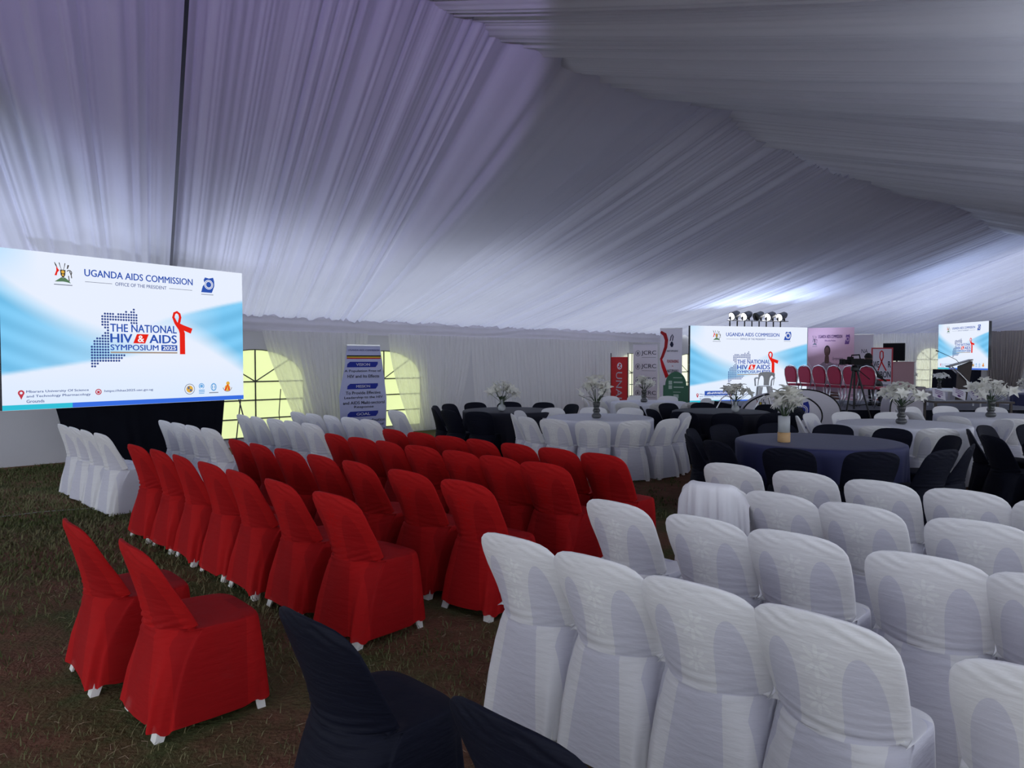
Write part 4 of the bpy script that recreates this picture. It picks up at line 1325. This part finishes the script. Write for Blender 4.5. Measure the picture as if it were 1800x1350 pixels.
# television on the wall side
tv = empty('television', (11.0, 20.9, 0), R(-38), 'black flat television on a stand behind the framed ribbon board', 'television')
MB().box(-.1, .48, 0, .05, 1.56, 2.08).build('casing', BLACKP, tv, bevel=.01)
MB().box(-.08, .46, -.003, .0, 1.58, 2.06).build('screen', mat('dark_screen_glass', (.006, .006, .008), .6, spec=.1), tv)
MB().tube([(.26, .06, 0), (.26, .06, 1.7)], .025, 8).build('stand_pole', BLACKM, tv)
MB().box(0, .52, -.15, .25, 0, .03).build('stand_base', BLACKM, tv)
bx = empty('display_box', (10.72, 20.0, 0), R(-20), 'dull pink display counter beside the framed ribbon board', 'counter')
MB().box(0, .52, 0, .4, 0, 1.52).build('body', mat('dull_pink_board', srgb(176, 140, 146), .7), bx, bevel=.01)
MB().box(-.02, .54, -.02, .42, 1.52, 1.54).build('top', mat('dull_pink_board', (0, 0, 0)), bx)
sk = empty('loudspeaker', (11.60, 21.75, 0), R(-30), 'black loudspeaker box standing by the far curtains', 'loudspeaker')
MB().box(0, .42, 0, .4, 0, 1.25).build('cabinet', BLACKP, sk, bevel=.01)
MB().box(.03, .39, -.01, 0, .1, 1.2).build('grille', DARKGREY, sk)
cl_ = drape('black_skirt', [(13.25, 22.4, 1.30), (13.33, 20.2, 1.30)], [(13.2, 22.4, .03), (13.28, 20.2, .03)], BLACKCLOTH, 80, 12, .02, 88, dens=4)
tag(cl_, 'black cloth hanging below the small far LED screen', 'cloth')

# ------------------------------------------------------------------ oval pop-up banners
def oval_banner(c, rz, W, H, label, text=True):
    t_ = empty('popup_banner', (c[0], c[1], 0), rz, label, 'banner', 'oval pop-up banners')
    n = 48
    pts = [(W / 2 * math.cos(2 * math.pi * k / n), H / 2 + .02 + H / 2 * math.sin(2 * math.pi * k / n)) for k in range(n)]
    MB().prism(pts, 0, .008).build('panel', B_WHITE, t_)
    MB().tube([(p[0], .004, p[1]) for p in pts] + [(pts[0][0], .004, pts[0][1])], .016, 6, False).build('hoop', BLACKM, t_)
    MB().prism([(p[0] * .96, p[1]) for p in pts], .38, .388).build('rear_panel', B_WHITE, t_)
    if text:
        coat_of_arms(-W * .33, -W * .20, H * .66, H * .90, t_, -.004, (I_RED, I_GOLD, I_DARK, I_GREEN, I_GREY))
        map_logo(W * .14, W * .34, H * .44, H * .84, t_, -.004, I_BLUE, B_WHITE)
        lettering('UGANDA AIDS COMMISSION', -W * .40, W * .33, H * .26, H * .09, I_BLUE, t_, -.004, .03)
    return t_


oval_banner((5.36, 14.1), R(-6), 1.55, .92, 'white oval pop-up banner with blue lettering behind the navy table, the nearest of the ovals')
oval_banner((6.15, 14.95), R(-10), 1.45, .95, 'white oval pop-up banner half hidden behind the nearest oval banner', False)
oval_banner((8.50, 15.25), R(4), .78, .98, 'white oval pop-up banner at the right end of the stage front', False)

# ------------------------------------------------------------------ stage
SX0, SX1, SY0, SY1, SZ = 5.5, 12.3, 15.75, 19.3, .48
st = empty('stage', (SX0, SY0, 0), 0, 'low stage with a grey carpet deck and black skirt', 'stage')
DECKM = mat('grey_carpet', srgb(112, 112, 118), .95, spec=.1, nscale=20, namp=.12)
cols, rows = 6, 3
for i in range(cols):
    for j in range(rows):
        w_, d_ = (SX1 - SX0) / cols, (SY1 - SY0) / rows
        MB().box(i * w_ + .003, (i + 1) * w_ - .003, j * d_ + .003, (j + 1) * d_ - .003, SZ - .06, SZ).build('deck_panel', DECKM, st, bevel=.004)
n = 300; rows_ = 6
per = [(0, 0), (SX1 - SX0, 0)]
pt = np.zeros((rows_, n, 3)); xs_ = np.linspace(0, SX1 - SX0, n); pl_ = .02 * np.sin(xs_ * 30 + 2 * smooth1d(n, 20, 3))
for j in range(rows_):
    s = j / (rows_ - 1); pt[j] = np.stack([xs_, -.03 + pl_ * (s + .2), np.full(n, (SZ - .01) * (1 - s) + .01)], 1)
link('skirt', grid_mesh('skirt', pt, BLACKCLOTH), st)
pt2 = pt.copy(); pt2[..., 0] = -.03 + pl_ * .5; pt2[..., 1] = xs_ * (SY1 - SY0) / (SX1 - SX0)
link('skirt', grid_mesh('skirt', pt2, BLACKCLOTH), st)
for i in range(4):
    MB().tube([(.3 + i * 2.2, .4, 0), (.3 + i * 2.2, .4, SZ - .06)], .03, 8).build('leg', STEEL, st)

# banquet chairs with wine-red upholstery
WINE = mat('wine_red_upholstery', srgb(178, 28, 72), .75, sheen=.3, nscale=14, namp=.12)
SILV = mat('silver_chair_frame', (.80, .80, .82), .25, metal=.85)


def banquet_parts():
    d = {}
    o_ = MB().box(-.21, .21, -.20, .22, .43, .49).build('seat', WINE, None, bevel=.02); d['seat'] = o_.data; bpy.data.objects.remove(o_)
    pts = [(-.16, .52), (.16, .52), (.20, .62), (.215, .74), (.20, .84), (.15, .91), (.06, .945), (-.06, .945), (-.15, .91), (-.20, .84), (-.215, .74), (-.20, .62)]
    mb = MB().prism(pts, -.035, .035)
    mb.v = [(v[0], v[1] - .20 - (v[2] - .45) * .16, v[2]) for v in mb.v]
    o_ = mb.build('backrest', WINE, None, bevel=.015); d['backrest'] = o_.data; bpy.data.objects.remove(o_)
    q = [(-.16, -.22, .45), (-.22, -.235, .62), (-.235, -.25, .74), (-.22, -.265, .86), (-.15, -.275, .94), (0, -.28, .975), (.15, -.275, .94), (.22, -.265, .86), (.235, -.25, .74), (.22, -.235, .62), (.16, -.22, .45)]
    o_ = MB().tube(q, .015, 6).build('back_frame', SILV, None, True); d['back_frame'] = o_.data; bpy.data.objects.remove(o_)
    for k, (sx, sy) in enumerate(((-1, -1), (1, -1), (-1, 1), (1, 1))):
        o_ = MB().tube([(sx * .19, sy * .17, .44), (sx * .205, sy * .20, .22), (sx * .215, sy * (.27 if sy < 0 else .22), 0)], .013, 6).build('leg', SILV, None, True)
        d['leg%d' % k] = o_.data; bpy.data.objects.remove(o_)
    o_ = MB().tube([(-.2, -.19, .2), (.2, -.19, .2)], .009, 6).tube([(-.2, .2, .25), (.2, .2, .25)], .009, 6).build('stretcher', SILV, None, True)
    d['stretcher'] = o_.data; bpy.data.objects.remove(o_)
    return d


BQ = banquet_parts()


def banquet_chair(x, y, z, rz, label):
    t_ = empty('banquet_chair', (x, y, z), rz, label, 'chair', 'wine red banquet chairs on the stage')
    for k in ('seat', 'backrest', 'back_frame', 'stretcher'): link(k, BQ[k], t_)
    for k in range(4): link('leg', BQ['leg%d' % k], t_)


for i in range(6):
    banquet_chair(7.62 + .17 * i, 18.9 - .47 * i, SZ, R(-70), 'wine red banquet chair on the stage, %s from the centre screen' % ORD[i])


# plastic armchair on the stage
def plastic_chair(x, y, z, rz, label, grp=None):
    t_ = empty('plastic_chair', (x, y, z), rz, label, 'chair', grp)
    link('backrest', CH['back'], t_)
    sm = CH['back'].copy(); link('seat', CH['seat'], t_)
    for l_ in CH['legs']: link('leg', l_, t_)
    for sx in (-1, 1):
        MB().tube([(sx * .19, -.21, .64), (sx * .225, -.05, .645), (sx * .225, .15, .62), (sx * .21, .22, .56), (sx * .2, .21, .42)], [.018, .022, .022, .02, .018], 6).build('armrest', PLAST_W, t_, True)
    return t_


plastic_chair(6.62, 18.6, SZ, R(-8), 'bare white plastic armchair on the stage in front of the centre screen')
for i, (x, y) in enumerate(((14.25, 21.75), (14.95, 21.2))):
    plastic_chair(x, y, 0, R(-20), 'bare white plastic armchair at the far right curtain, %s from left' % ORD[i], 'bare plastic armchairs far right')

# ------------------------------------------------------------------ light bar above the centre screen
lb = empty('light_bar', (6.45, 20.35, 0), R(19), 'white bar with five black spotlights above the centre screen', 'light bar')
zb = 2.84
MB().tube([(-.35, 0, zb - .12), (1.75, 0, zb - .12)], .022, 8).build('bar', WHITEP, lb)
for k in range(8):
    x_ = -.25 + k * .25
    MB().box(x_ - .015, x_ + .015, .02, .04, 0 if k in (0, 7) else zb - .7, zb - .12).build('bracket', BLACKM, lb)
LENS = emis('lit_lamp_lens', (1, 1, 1, 1), 6.0)
LAMPB = mat('lamp_housing', (.015, .015, .018), .4)
for k in range(5):
    x_ = -.15 + k * .41
    hd = Matrix.Translation((x_, -.03, zb + .02)) @ Matrix.Rotation(R(-82), 4, 'Z') @ Matrix.Rotation(R(110), 4, 'X')
    b_ = MB().lathe([(.06, -.19), (.10, -.12), (.11, .05), (.12, .10), (.11, .10)], 16)
    b_.v = [tuple(hd @ Vector(v)) for v in b_.v]
    h_ = b_.build('lamp_head', LAMPB, lb, True)
    if k != 2:
        b_ = MB().lathe([(.0, .101), (.10, .101), (.085, .115), (.0, .12)], 16); b_.v = [tuple(hd @ Vector(v)) for v in b_.v]
        b_.build('lens', LENS, h_, True)
    MB().box(x_ - .12, x_ - .105, -.04, .03, zb - .12, zb + .06).box(x_ + .105, x_ + .12, -.04, .03, zb - .12, zb + .06).build('yoke', BLACKM, h_)

# ------------------------------------------------------------------ video camera on a tripod
vc = empty('tripod', (7.25, 15.05, 0), R(0), 'tall black tripod standing in front of the stage', 'tripod')
for k, a in enumerate((215, 325, 95)):
    ca, sa = math.cos(R(a)), math.sin(R(a))
    MB().tube([(.05 * ca, .05 * sa, 1.36), (.20 * ca, .20 * sa, .80), (.42 * ca, .42 * sa, .02)], [.022, .018, .013], 8).build('leg', BLACKM, vc)
    MB().tube([(0, 0, .62), (.25 * ca, .25 * sa, .66)], .010, 6).build('spreader', BLACKM, vc)
MB().tube([(0, 0, .55), (0, 0, 1.38)], .022, 8).build('centre_column', BLACKM, vc)
MB().lathe([(.05, 0), (.075, .03), (.075, .09), (.05, .14)], 16, (0, 0, 1.34)).build('head', BLACKM, vc)
MB().tube([(.03, 0, 1.42), (.30, -.05, 1.18)], .010, 6).build('pan_handle', BLACKM, vc)
cm = empty('video_camera', (7.25, 15.05, 1.49), R(6), 'black professional video camera mounted on the tripod', 'camera')
CAMM = mat('camera_body_black', (.008, .008, .010), .6, spec=.15)
MB().box(-.13, .20, -.06, .06, 0, .13).build('body', CAMM, cm, bevel=.015)
MB().tube([(-.13, 0, .06), (-.24, 0, .06)], [.05, .05], 16).build('lens', CAMM, cm)
MB().box(-.31, -.24, -.065, .065, .0, .12).build('lens_hood', CAMM, cm, bevel=.008)
MB().tube([(-.08, 0, .13), (-.07, 0, .20), (.10, 0, .21), (.12, 0, .13)], .014, 8).build('handle', CAMM, cm)
MB().box(-.10, .02, .06, .13, .10, .17).build('viewfinder', CAMM, cm, bevel=.01)
MB().box(.20, .38, -.045, .045, .02, .11).build('battery', CAMM, cm, bevel=.01)
MB().tube([(-.24, -.05, .06), (-.36, -.05, .05), (-.40, -.04, -.05), (-.34, -.03, -.14)], .007, 6).build('microphone_cable', CAMM, cm)

# ------------------------------------------------------------------ lectern and small stage furniture
WOODD = mat('dark_brown_wood', srgb(48, 34, 32), .45, nscale=10, namp=.2, stretch=(1, 1, 5))
lc = empty('lectern', (11.75, 18.5, SZ), R(-20), 'dark wood lectern with a slanted top and curved silver tubes', 'lectern')
MB().prism([(-.16, .03), (.05, .03), (.17, 1.0), (.17, 1.08), (-.12, .95)], -.12, .12).build('column', WOODD, lc, bevel=.006)
MB().prism([(-.36, .92), (.16, 1.10), (.16, 1.13), (-.38, .95)], -.22, .22).build('top', mat('grey_lectern_top', srgb(150, 148, 145), .5), lc, bevel=.004)
MB().box(-.24, .34, -.22, .22, 0, .03).build('base', WOODD, lc, bevel=.006)
for sy in (-.17, .17):
    MB().tube([(-.30, sy, .93), (-.12, sy, .76), (.10, sy, .50), (.22, sy, .25), (.24, sy, .03)], .017, 8).build('tube', CHROME, lc, True)
MB().tube([(-.10, 0, 1.02), (-.18, 0, 1.12), (-.40, 0, 1.24), (-.58, 0, 1.33)], .007, 6).build('microphone_stem', BLACKM, lc, True)
MB().tube([(-.58, 0, 1.33), (-.64, 0, 1.36)], .016, 8).build('microphone', BLACKM, lc)
ct = empty('coffee_table', (10.0, 16.9, SZ), R(-12), 'long low white coffee table on the stage before the lectern', 'table')
MB().box(0, 1.1, 0, .5, .36, .40).build('top', mat('white_laminate', (.8, .8, .82), .3), ct, bevel=.006)
for sx in (.05, 1.05):
    for sy in (.05, .45): MB().tube([(sx, sy, 0), (sx, sy, .36)], .018, 6).build('leg', STEEL, ct)
wb = MB().lathe([(.03, 0), (.033, .02), (.033, .12), (.014, .16), (.014, .19)], 14).build('water_bottle', mat('pale_bottle_plastic', (.75, .78, .82), .2, transp=.2), None, True, loc=(10.95, 16.95, SZ + .40))
tag(wb, 'small clear water bottle on the low white coffee table', 'bottle')
dt = empty('side_table', (8.50, 14.30, 0), R(-8), 'dark table holding leaning notice cards behind the right white table', 'table')
MB().box(0, 1.5, 0, .6, .72, .76).build('top', WOODD, dt, bevel=.006)
for sx in (.05, 1.45):
    for sy in (.05, .55): MB().box(sx - .02, sx + .02, sy - .02, sy + .02, 0, .72).build('leg', WOODD, dt)
for i, (x, rzz, tilt, lb_) in enumerate(((8.56, -10, 20, 'pale notice card leaning on the dark table, left of three'), (8.96, -14, 25, 'pale notice card leaning on the dark table, the middle one'), (9.38, -25, -22, 'pale notice card leaning on the dark table, right of three'))):
    c_ = empty('notice_card', (x, 14.45, .762), R(rzz), lb_, 'card', 'notice cards on the dark table')
    mb = MB().box(0, .26, 0, .008, 0, .26)
    M_ = Matrix.Rotation(R(tilt), 4, 'Y') @ Matrix.Rotation(R(-48), 4, 'X')
    mb.v = [tuple(M_ @ Vector(v)) for v in mb.v]
    lo = min(v[2] for v in mb.v); mb.v = [(v[0], v[1], v[2] - lo) for v in mb.v]
    mb.build('sheet', B_WHITE, c_)
    f = Flat(-.002)
    for q in range(3): f.rect(.05, .22 - q * .05, .21, .24 - q * .05)
    f.disc(.13, .06, .035)
    f.v = [tuple(Vector((0, 0, -lo)) + (M_ @ Vector(v))) for v in f.v]
    f.build('print', MATS['violet_print'], c_)

# thin silver chair frames in front of the centre screen
for i, (x, y) in enumerate(((3.95, 13.45), (4.62, 13.30))):
    t_ = empty('folding_frame', (x, y, 0), R(10), 'bare silver tube frame in front of the centre screen, %s from the left' % ORD[i], 'frame', 'silver tube frames before the centre screen')
    MB().tube([(-.30, -.1, 0), (-.25, -.08, .45), (.02, 0, .86), (.12, .02, .92), (.22, .03, .88), (.28, .06, .70), (.30, .1, 0)], .012, 6).build('hoop', SILV, t_, True)
    MB().tube([(-.28, .25, 0), (.28, .25, 0)], .012, 6).tube([(-.25, -.08, .45), (-.28, .25, 0)], .012, 6).tube([(.28, .06, .70), (.28, .25, 0)], .012, 6).build('rear_leg', SILV, t_)
# ------------------------------------------------------------------ seated camera operator
def skin_body(name, joints, edges, radii, m, parent, sub=2):
    me = bpy.data.meshes.new(name); me.from_pydata(joints, edges, []); me.update()
    o_ = bpy.data.objects.new(name, me); COL.objects.link(o_)
    md = o_.modifiers.new('s', 'SKIN'); md.use_smooth_shade = True
    sv = me.skin_vertices[0].data
    for i, r_ in enumerate(radii): sv[i].radius = r_ if isinstance(r_, tuple) else (r_, r_)
    sv[0].use_root = True
    ms = o_.modifiers.new('u', 'SUBSURF'); ms.levels = sub; ms.render_levels = sub
    dg = bpy.context.evaluated_depsgraph_get()
    new = bpy.data.meshes.new_from_object(o_.evaluated_get(dg))
    bpy.data.objects.remove(o_)
    new.materials.clear(); new.materials.append(m)
    new.name = name
    new.polygons.foreach_set('use_smooth', [True] * len(new.polygons))
    return link(name, new, parent)


SKIN = mat('dark_brown_skin', srgb(58, 38, 30), .55)
DRESS = mat('black_shirt', (.010, .010, .013), .8)
TROU = mat('dark_grey_trousers', (.05, .05, .058), .8)
HAIR = mat('short_black_hair', (.006, .006, .006), .9)
pp = empty('person', (8.42, 17.06, SZ), R(-70), 'person in a black long-sleeved shirt seated on the stage behind the video camera', 'person')
# local: faces +Y, seat height .49
J = [(0, -.08, .58), (0, -.06, .74), (0, .00, .90), (0, .05, .99), (0, .09, 1.05),
     (.18, .03, .96), (.23, .18, .76), (.20, .40, .68), (-.18, .03, .96), (-.23, .18, .76), (-.20, .40, .68),
     (.10, -.05, .56), (.13, .38, .55), (.14, .40, .12), (-.10, -.05, .56), (-.13, .38, .55), (-.14, .40, .12)]
E_ = [(0, 1), (1, 2), (2, 3), (3, 4), (3, 5), (5, 6), (6, 7), (3, 8), (8, 9), (9, 10), (0, 11), (11, 12), (12, 13), (0, 14), (14, 15), (15, 16)]
Rr_ = [(.18, .15), (.17, .145), (.18, .145), (.13, .10), (.055, .055), .075, .055, .042, .075, .055, .042, .09, .07, .045, .09, .07, .045]
body = skin_body('body', J, E_, Rr_, DRESS, pp)
# trousers over the lower body as clothing
skin_body('trousers', [(0, -.08, .60), (.10, -.05, .575), (.13, .40, .565), (.14, .42, .09), (-.10, -.05, .575), (-.13, .40, .565), (-.14, .42, .09)],
          [(0, 1), (1, 2), (2, 3), (0, 4), (4, 5), (5, 6)], [(.16, .13), .097, .077, .056, .097, .077, .056], TROU, pp)
hd_ = MB()
hv = []
bm = bmesh.new(); bmesh.ops.create_icosphere(bm, subdivisions=4, radius=1)
for v in bm.verts:
    x, y, z = v.co
    jaw = 1 - .22 * max(0, -z) ** 1.3
    nx, ny, nz = x * .075 * jaw, y * .096 * (1 - .1 * max(0, -z)), z * .118
    if y > .2:
        nose = math.exp(-((x / .16) ** 2 + ((z + .12) / .22) ** 2)); ny += .022 * nose
        for s_ in (-1, 1): ny -= .010 * math.exp(-(((x - s_ * .38) / .18) ** 2 + ((z - .05) / .14) ** 2))
        ny += .008 * math.exp(-((x / .3) ** 2 + ((z + .48) / .10) ** 2)); ny -= .006 * math.exp(-((x / .3) ** 2 + ((z + .48) / .025) ** 2))
    v.co = (nx, ny, nz)
mh = bpy.data.meshes.new('head'); bm.to_mesh(mh); bm.free(); mh.materials.append(SKIN)
mh.polygons.foreach_set('use_smooth', [True] * len(mh.polygons))
HM = (0, .17, 1.15)
ho = link('head', mh, pp, HM, (R(-12), 0, 0))
for s_ in (-1, 1):
    bm = bmesh.new(); bmesh.ops.create_icosphere(bm, subdivisions=2, radius=1)
    for v in bm.verts: v.co = (v.co.x * .010, v.co.y * .020, v.co.z * .032)
    me_ = bpy.data.meshes.new('ear'); bm.to_mesh(me_); bm.free(); me_.materials.append(SKIN); link('ear', me_, ho, (s_ * .076, -.005, -.005))
    bm = bmesh.new(); bmesh.ops.create_icosphere(bm, subdivisions=2, radius=.011)
    me_ = bpy.data.meshes.new('eye'); bm.to_mesh(me_); bm.free(); me_.materials.append(mat('eye_white', (.6, .58, .55), .3)); link('eye', me_, ho, (s_ * .029, .080, .008))
bm = bmesh.new(); bmesh.ops.create_icosphere(bm, subdivisions=4, radius=1)
for v in bm.verts:
    x, y, z = v.co; k = .006 * mnoise.noise(v.co * 9)
    v.co = (x * (.083 + k), y * (.103 + k) - .012, z * (.112 + k) + .014)
    if z < -.1 - .5 * 0 or (y > .45 and z < .42): v.co = Vector((x * .066, y * .078 - .01, z * .09))
me_ = bpy.data.meshes.new('hair'); bm.to_mesh(me_); bm.free(); me_.materials.append(HAIR); link('hair', me_, ho)
MB().tube([(0, .07, 1.0), (0, .14, 1.10)], [.052, .048], 12).build('neck', SKIN, pp, True)
for s_ in (-1, 1):
    # hand resting on the thigh: palm and five bent fingers in one skin
    J2 = [(0, 0, 0), (0, .055, -.005)]; E2 = [(0, 1)]; R2 = [(.022, .014), (.034, .013)]
    for f_, (dx, ln) in enumerate(((-.028, .062), (-.010, .072), (.009, .068), (.027, .054))):
        b = len(J2); J2 += [(dx, .085, -.006), (dx * 1.15, .085 + ln * .5, -.012), (dx * 1.2, .085 + ln * .85, -.032)]
        E2 += [(1, b), (b, b + 1), (b + 1, b + 2)]; R2 += [.0095, .0085, .0075]
    b = len(J2); J2 += [(-s_ * .038, .03, -.006), (-s_ * .055, .065, -.015)]; E2 += [(0, b), (b, b + 1)]; R2 += [.011, .009]
    h_ = skin_body('hand', J2, E2, R2, SKIN, pp, 1)
    h_.location = (s_ * .19, .41, .665); h_.rotation_euler = (R(-20), 0, R(s_ * 8))
for s_ in (-1, 1):
    MB().prism([(-.04, 0), (.04, 0), (.045, .05), (.03, .09), (-.03, .09), (-.045, .05)], -.08, .17).build('shoe', BLACKP, pp, True, bevel=.012, loc=(s_ * .14, .42, 0))

# ------------------------------------------------------------------ things in the dark at the far right
for i, (x, y, z, lb_) in enumerate(((14.9, 18.6, .0, 'dark covered equipment box by the far right curtain'), (15.6, 19.6, .0, 'dark brown equipment case at the foot of the far right curtain'))):
    t_ = empty('equipment_case', (x, y, z), R(-30), lb_, 'case')
    MB().box(0, .7, 0, .5, 0, .95 + .35 * i).build('body', mat('dark_brown_case', srgb(48, 38, 38), .6), t_, bevel=.02)
    MB().box(-.01, .71, -.01, .51, .6, .63).build('band', DARKGREY, t_)
    MB().box(.28, .42, -.03, -.01, .75, .79).build('handle', BLACKM, t_)

# ------------------------------------------------------------------ grass, twigs and litter
def gmask(x, y):
    return mnoise.noise(Vector((x * .55 + 3.1, y * .55 + 1.7, 0))) + .5 * mnoise.noise(Vector((x * 1.7, y * 1.7, 4.0)))


NB = 170000
bx_ = rng.uniform(-9.5, 2.2, NB); by_ = rng.uniform(.9, 11, NB)
keep = (np.abs(bx_) < by_ * .78 + .6) & ((by_ - bx_) / SQ < 12.5)
bx_, by_ = bx_[keep], by_[keep]
prob = np.array([gmask(a, b) for a, b in zip(bx_, by_)])
wet = np.clip((-bx_ - .2) / 3, 0, 1) * .5
keep = rng.uniform(-.25, .45, len(bx_)) < prob + wet - .04
bx_, by_ = bx_[keep], by_[keep]; nb = len(bx_)
far = np.clip(np.hypot(bx_, by_) / 4, .7, 2.0)
hh = rng.uniform(.012, .042, nb) * np.clip(far, .8, 1.3); az = rng.uniform(0, 2 * np.pi, nb); lean = rng.uniform(.3, 1.5, nb) * hh; ww_ = rng.uniform(.0018, .0036, nb) * far
V = np.zeros((nb, 5, 3)); ca_, sa_ = np.cos(az), np.sin(az)
V[:, 0] = np.stack([bx_ - ww_ * sa_, by_ + ww_ * ca_, 0 * bx_], 1); V[:, 1] = np.stack([bx_ + ww_ * sa_, by_ - ww_ * ca_, 0 * bx_], 1)
V[:, 2] = np.stack([bx_ + lean * .4 * ca_ + ww_ * .8 * sa_, by_ + lean * .4 * sa_ - ww_ * .8 * ca_, hh * .6], 1)
V[:, 3] = np.stack([bx_ + lean * .4 * ca_ - ww_ * .8 * sa_, by_ + lean * .4 * sa_ + ww_ * .8 * ca_, hh * .6], 1)
V[:, 4] = np.stack([bx_ + lean * ca_, by_ + lean * sa_, hh], 1)
i0 = np.arange(nb) * 5
me = bpy.data.meshes.new('grass')
me.vertices.add(nb * 5); me.vertices.foreach_set('co', V.astype(np.float32).ravel())
loops = np.concatenate([np.stack([i0, i0 + 1, i0 + 2, i0 + 3], 1).ravel(), np.stack([i0 + 3, i0 + 2, i0 + 4], 1).ravel()]).astype(np.int32)
me.loops.add(len(loops)); me.loops.foreach_set('vertex_index', loops)
me.polygons.add(nb * 2); me.polygons.foreach_set('loop_start', np.concatenate([np.arange(nb) * 4, nb * 4 + np.arange(nb) * 3]).astype(np.int32))
me.update(calc_edges=True)
GR = bpy.data.materials.new('worn_grass_blades'); GR.use_nodes = True
nt = GR.node_tree; p = nt.nodes['Principled BSDF']; p.inputs['Roughness'].default_value = .9; p.inputs['Specular IOR Level'].default_value = .1
tc = nt.nodes.new('ShaderNodeTexCoord'); nz = nt.nodes.new('ShaderNodeTexNoise'); nz.inputs['Scale'].default_value = 22; nz.inputs['Detail'].default_value = 3
nz2 = nt.nodes.new('ShaderNodeTexNoise'); nz2.inputs['Scale'].default_value = .8
nt.links.new(tc.outputs['Object'], nz.inputs['Vector']); nt.links.new(tc.outputs['Object'], nz2.inputs['Vector'])
mx = nt.nodes.new('ShaderNodeMix'); mx.data_type = 'RGBA'; mx.inputs[6].default_value = srgb(66, 82, 42); mx.inputs[7].default_value = srgb(132, 124, 94)
ad = nt.nodes.new('ShaderNodeMath'); ad.operation = 'MULTIPLY_ADD'; ad.inputs[1].default_value = .5
nt.links.new(nz.outputs['Fac'], ad.inputs[0])
ml = nt.nodes.new('ShaderNodeMath'); ml.operation = 'MULTIPLY'; ml.inputs[1].default_value = .5; nt.links.new(nz2.outputs['Fac'], ml.inputs[0]); nt.links.new(ml.outputs[0], ad.inputs[2])
rp = nt.nodes.new('ShaderNodeMapRange'); rp.inputs[1].default_value = .35; rp.inputs[2].default_value = .65
nt.links.new(ad.outputs[0], rp.inputs[0]); nt.links.new(rp.outputs[0], mx.inputs[0]); nt.links.new(mx.outputs[2], p.inputs['Base Color'])
me.materials.append(GR)
g_ = link('grass', me); tag(g_, 'short trodden green grass between the chairs', 'grass', kind='stuff')
tw = MB()
for k in range(260):
    y = random.uniform(1.4, 5); x = random.uniform(-.75, .05) * y; a = random.uniform(0, 6.28); L_ = random.uniform(.02, .07)
    tw.tube([(x, y, .004), (x + L_ * .5 * math.cos(a), y + L_ * .5 * math.sin(a), .012), (x + L_ * math.cos(a + .4), y + L_ * math.sin(a + .4), .004)], .0012, 3, False)
o_ = tw.build('straw', mat('dry_straw', srgb(150, 132, 110), .9)); tag(o_, 'dry straw and twigs strewn over the bare soil', 'straw', kind='stuff')
for i, (x, y, lb_) in enumerate(((-1.55, 2.62, 'torn white paper scrap on the soil left of the front red chairs'), (-1.20, 2.62, 'small white paper scrap beside the nearest red chair'), (.12, 3.35, 'dry pale leaf on the soil before the white chairs'))):
    s_ = .022 + .006 * i
    me_ = mesh('paper_scrap', [(-s_, -s_ * .6, .006), (s_, -s_ * .5, .012), (s_ * .7, s_ * .5, .016), (-s_ * .2, s_ * .9, .008), (0, 0, .02)], [(0, 1, 4), (1, 2, 4), (2, 3, 4), (3, 0, 4)], mat('paper_white', (.6, .58, .55), .8))
    o_ = link('paper_scrap', me_, None, (x, y, .004), (0, 0, i)); tag(o_, lb_, 'litter')

# exposure (single place)
S.view_settings.exposure = math.log2(EXPO)
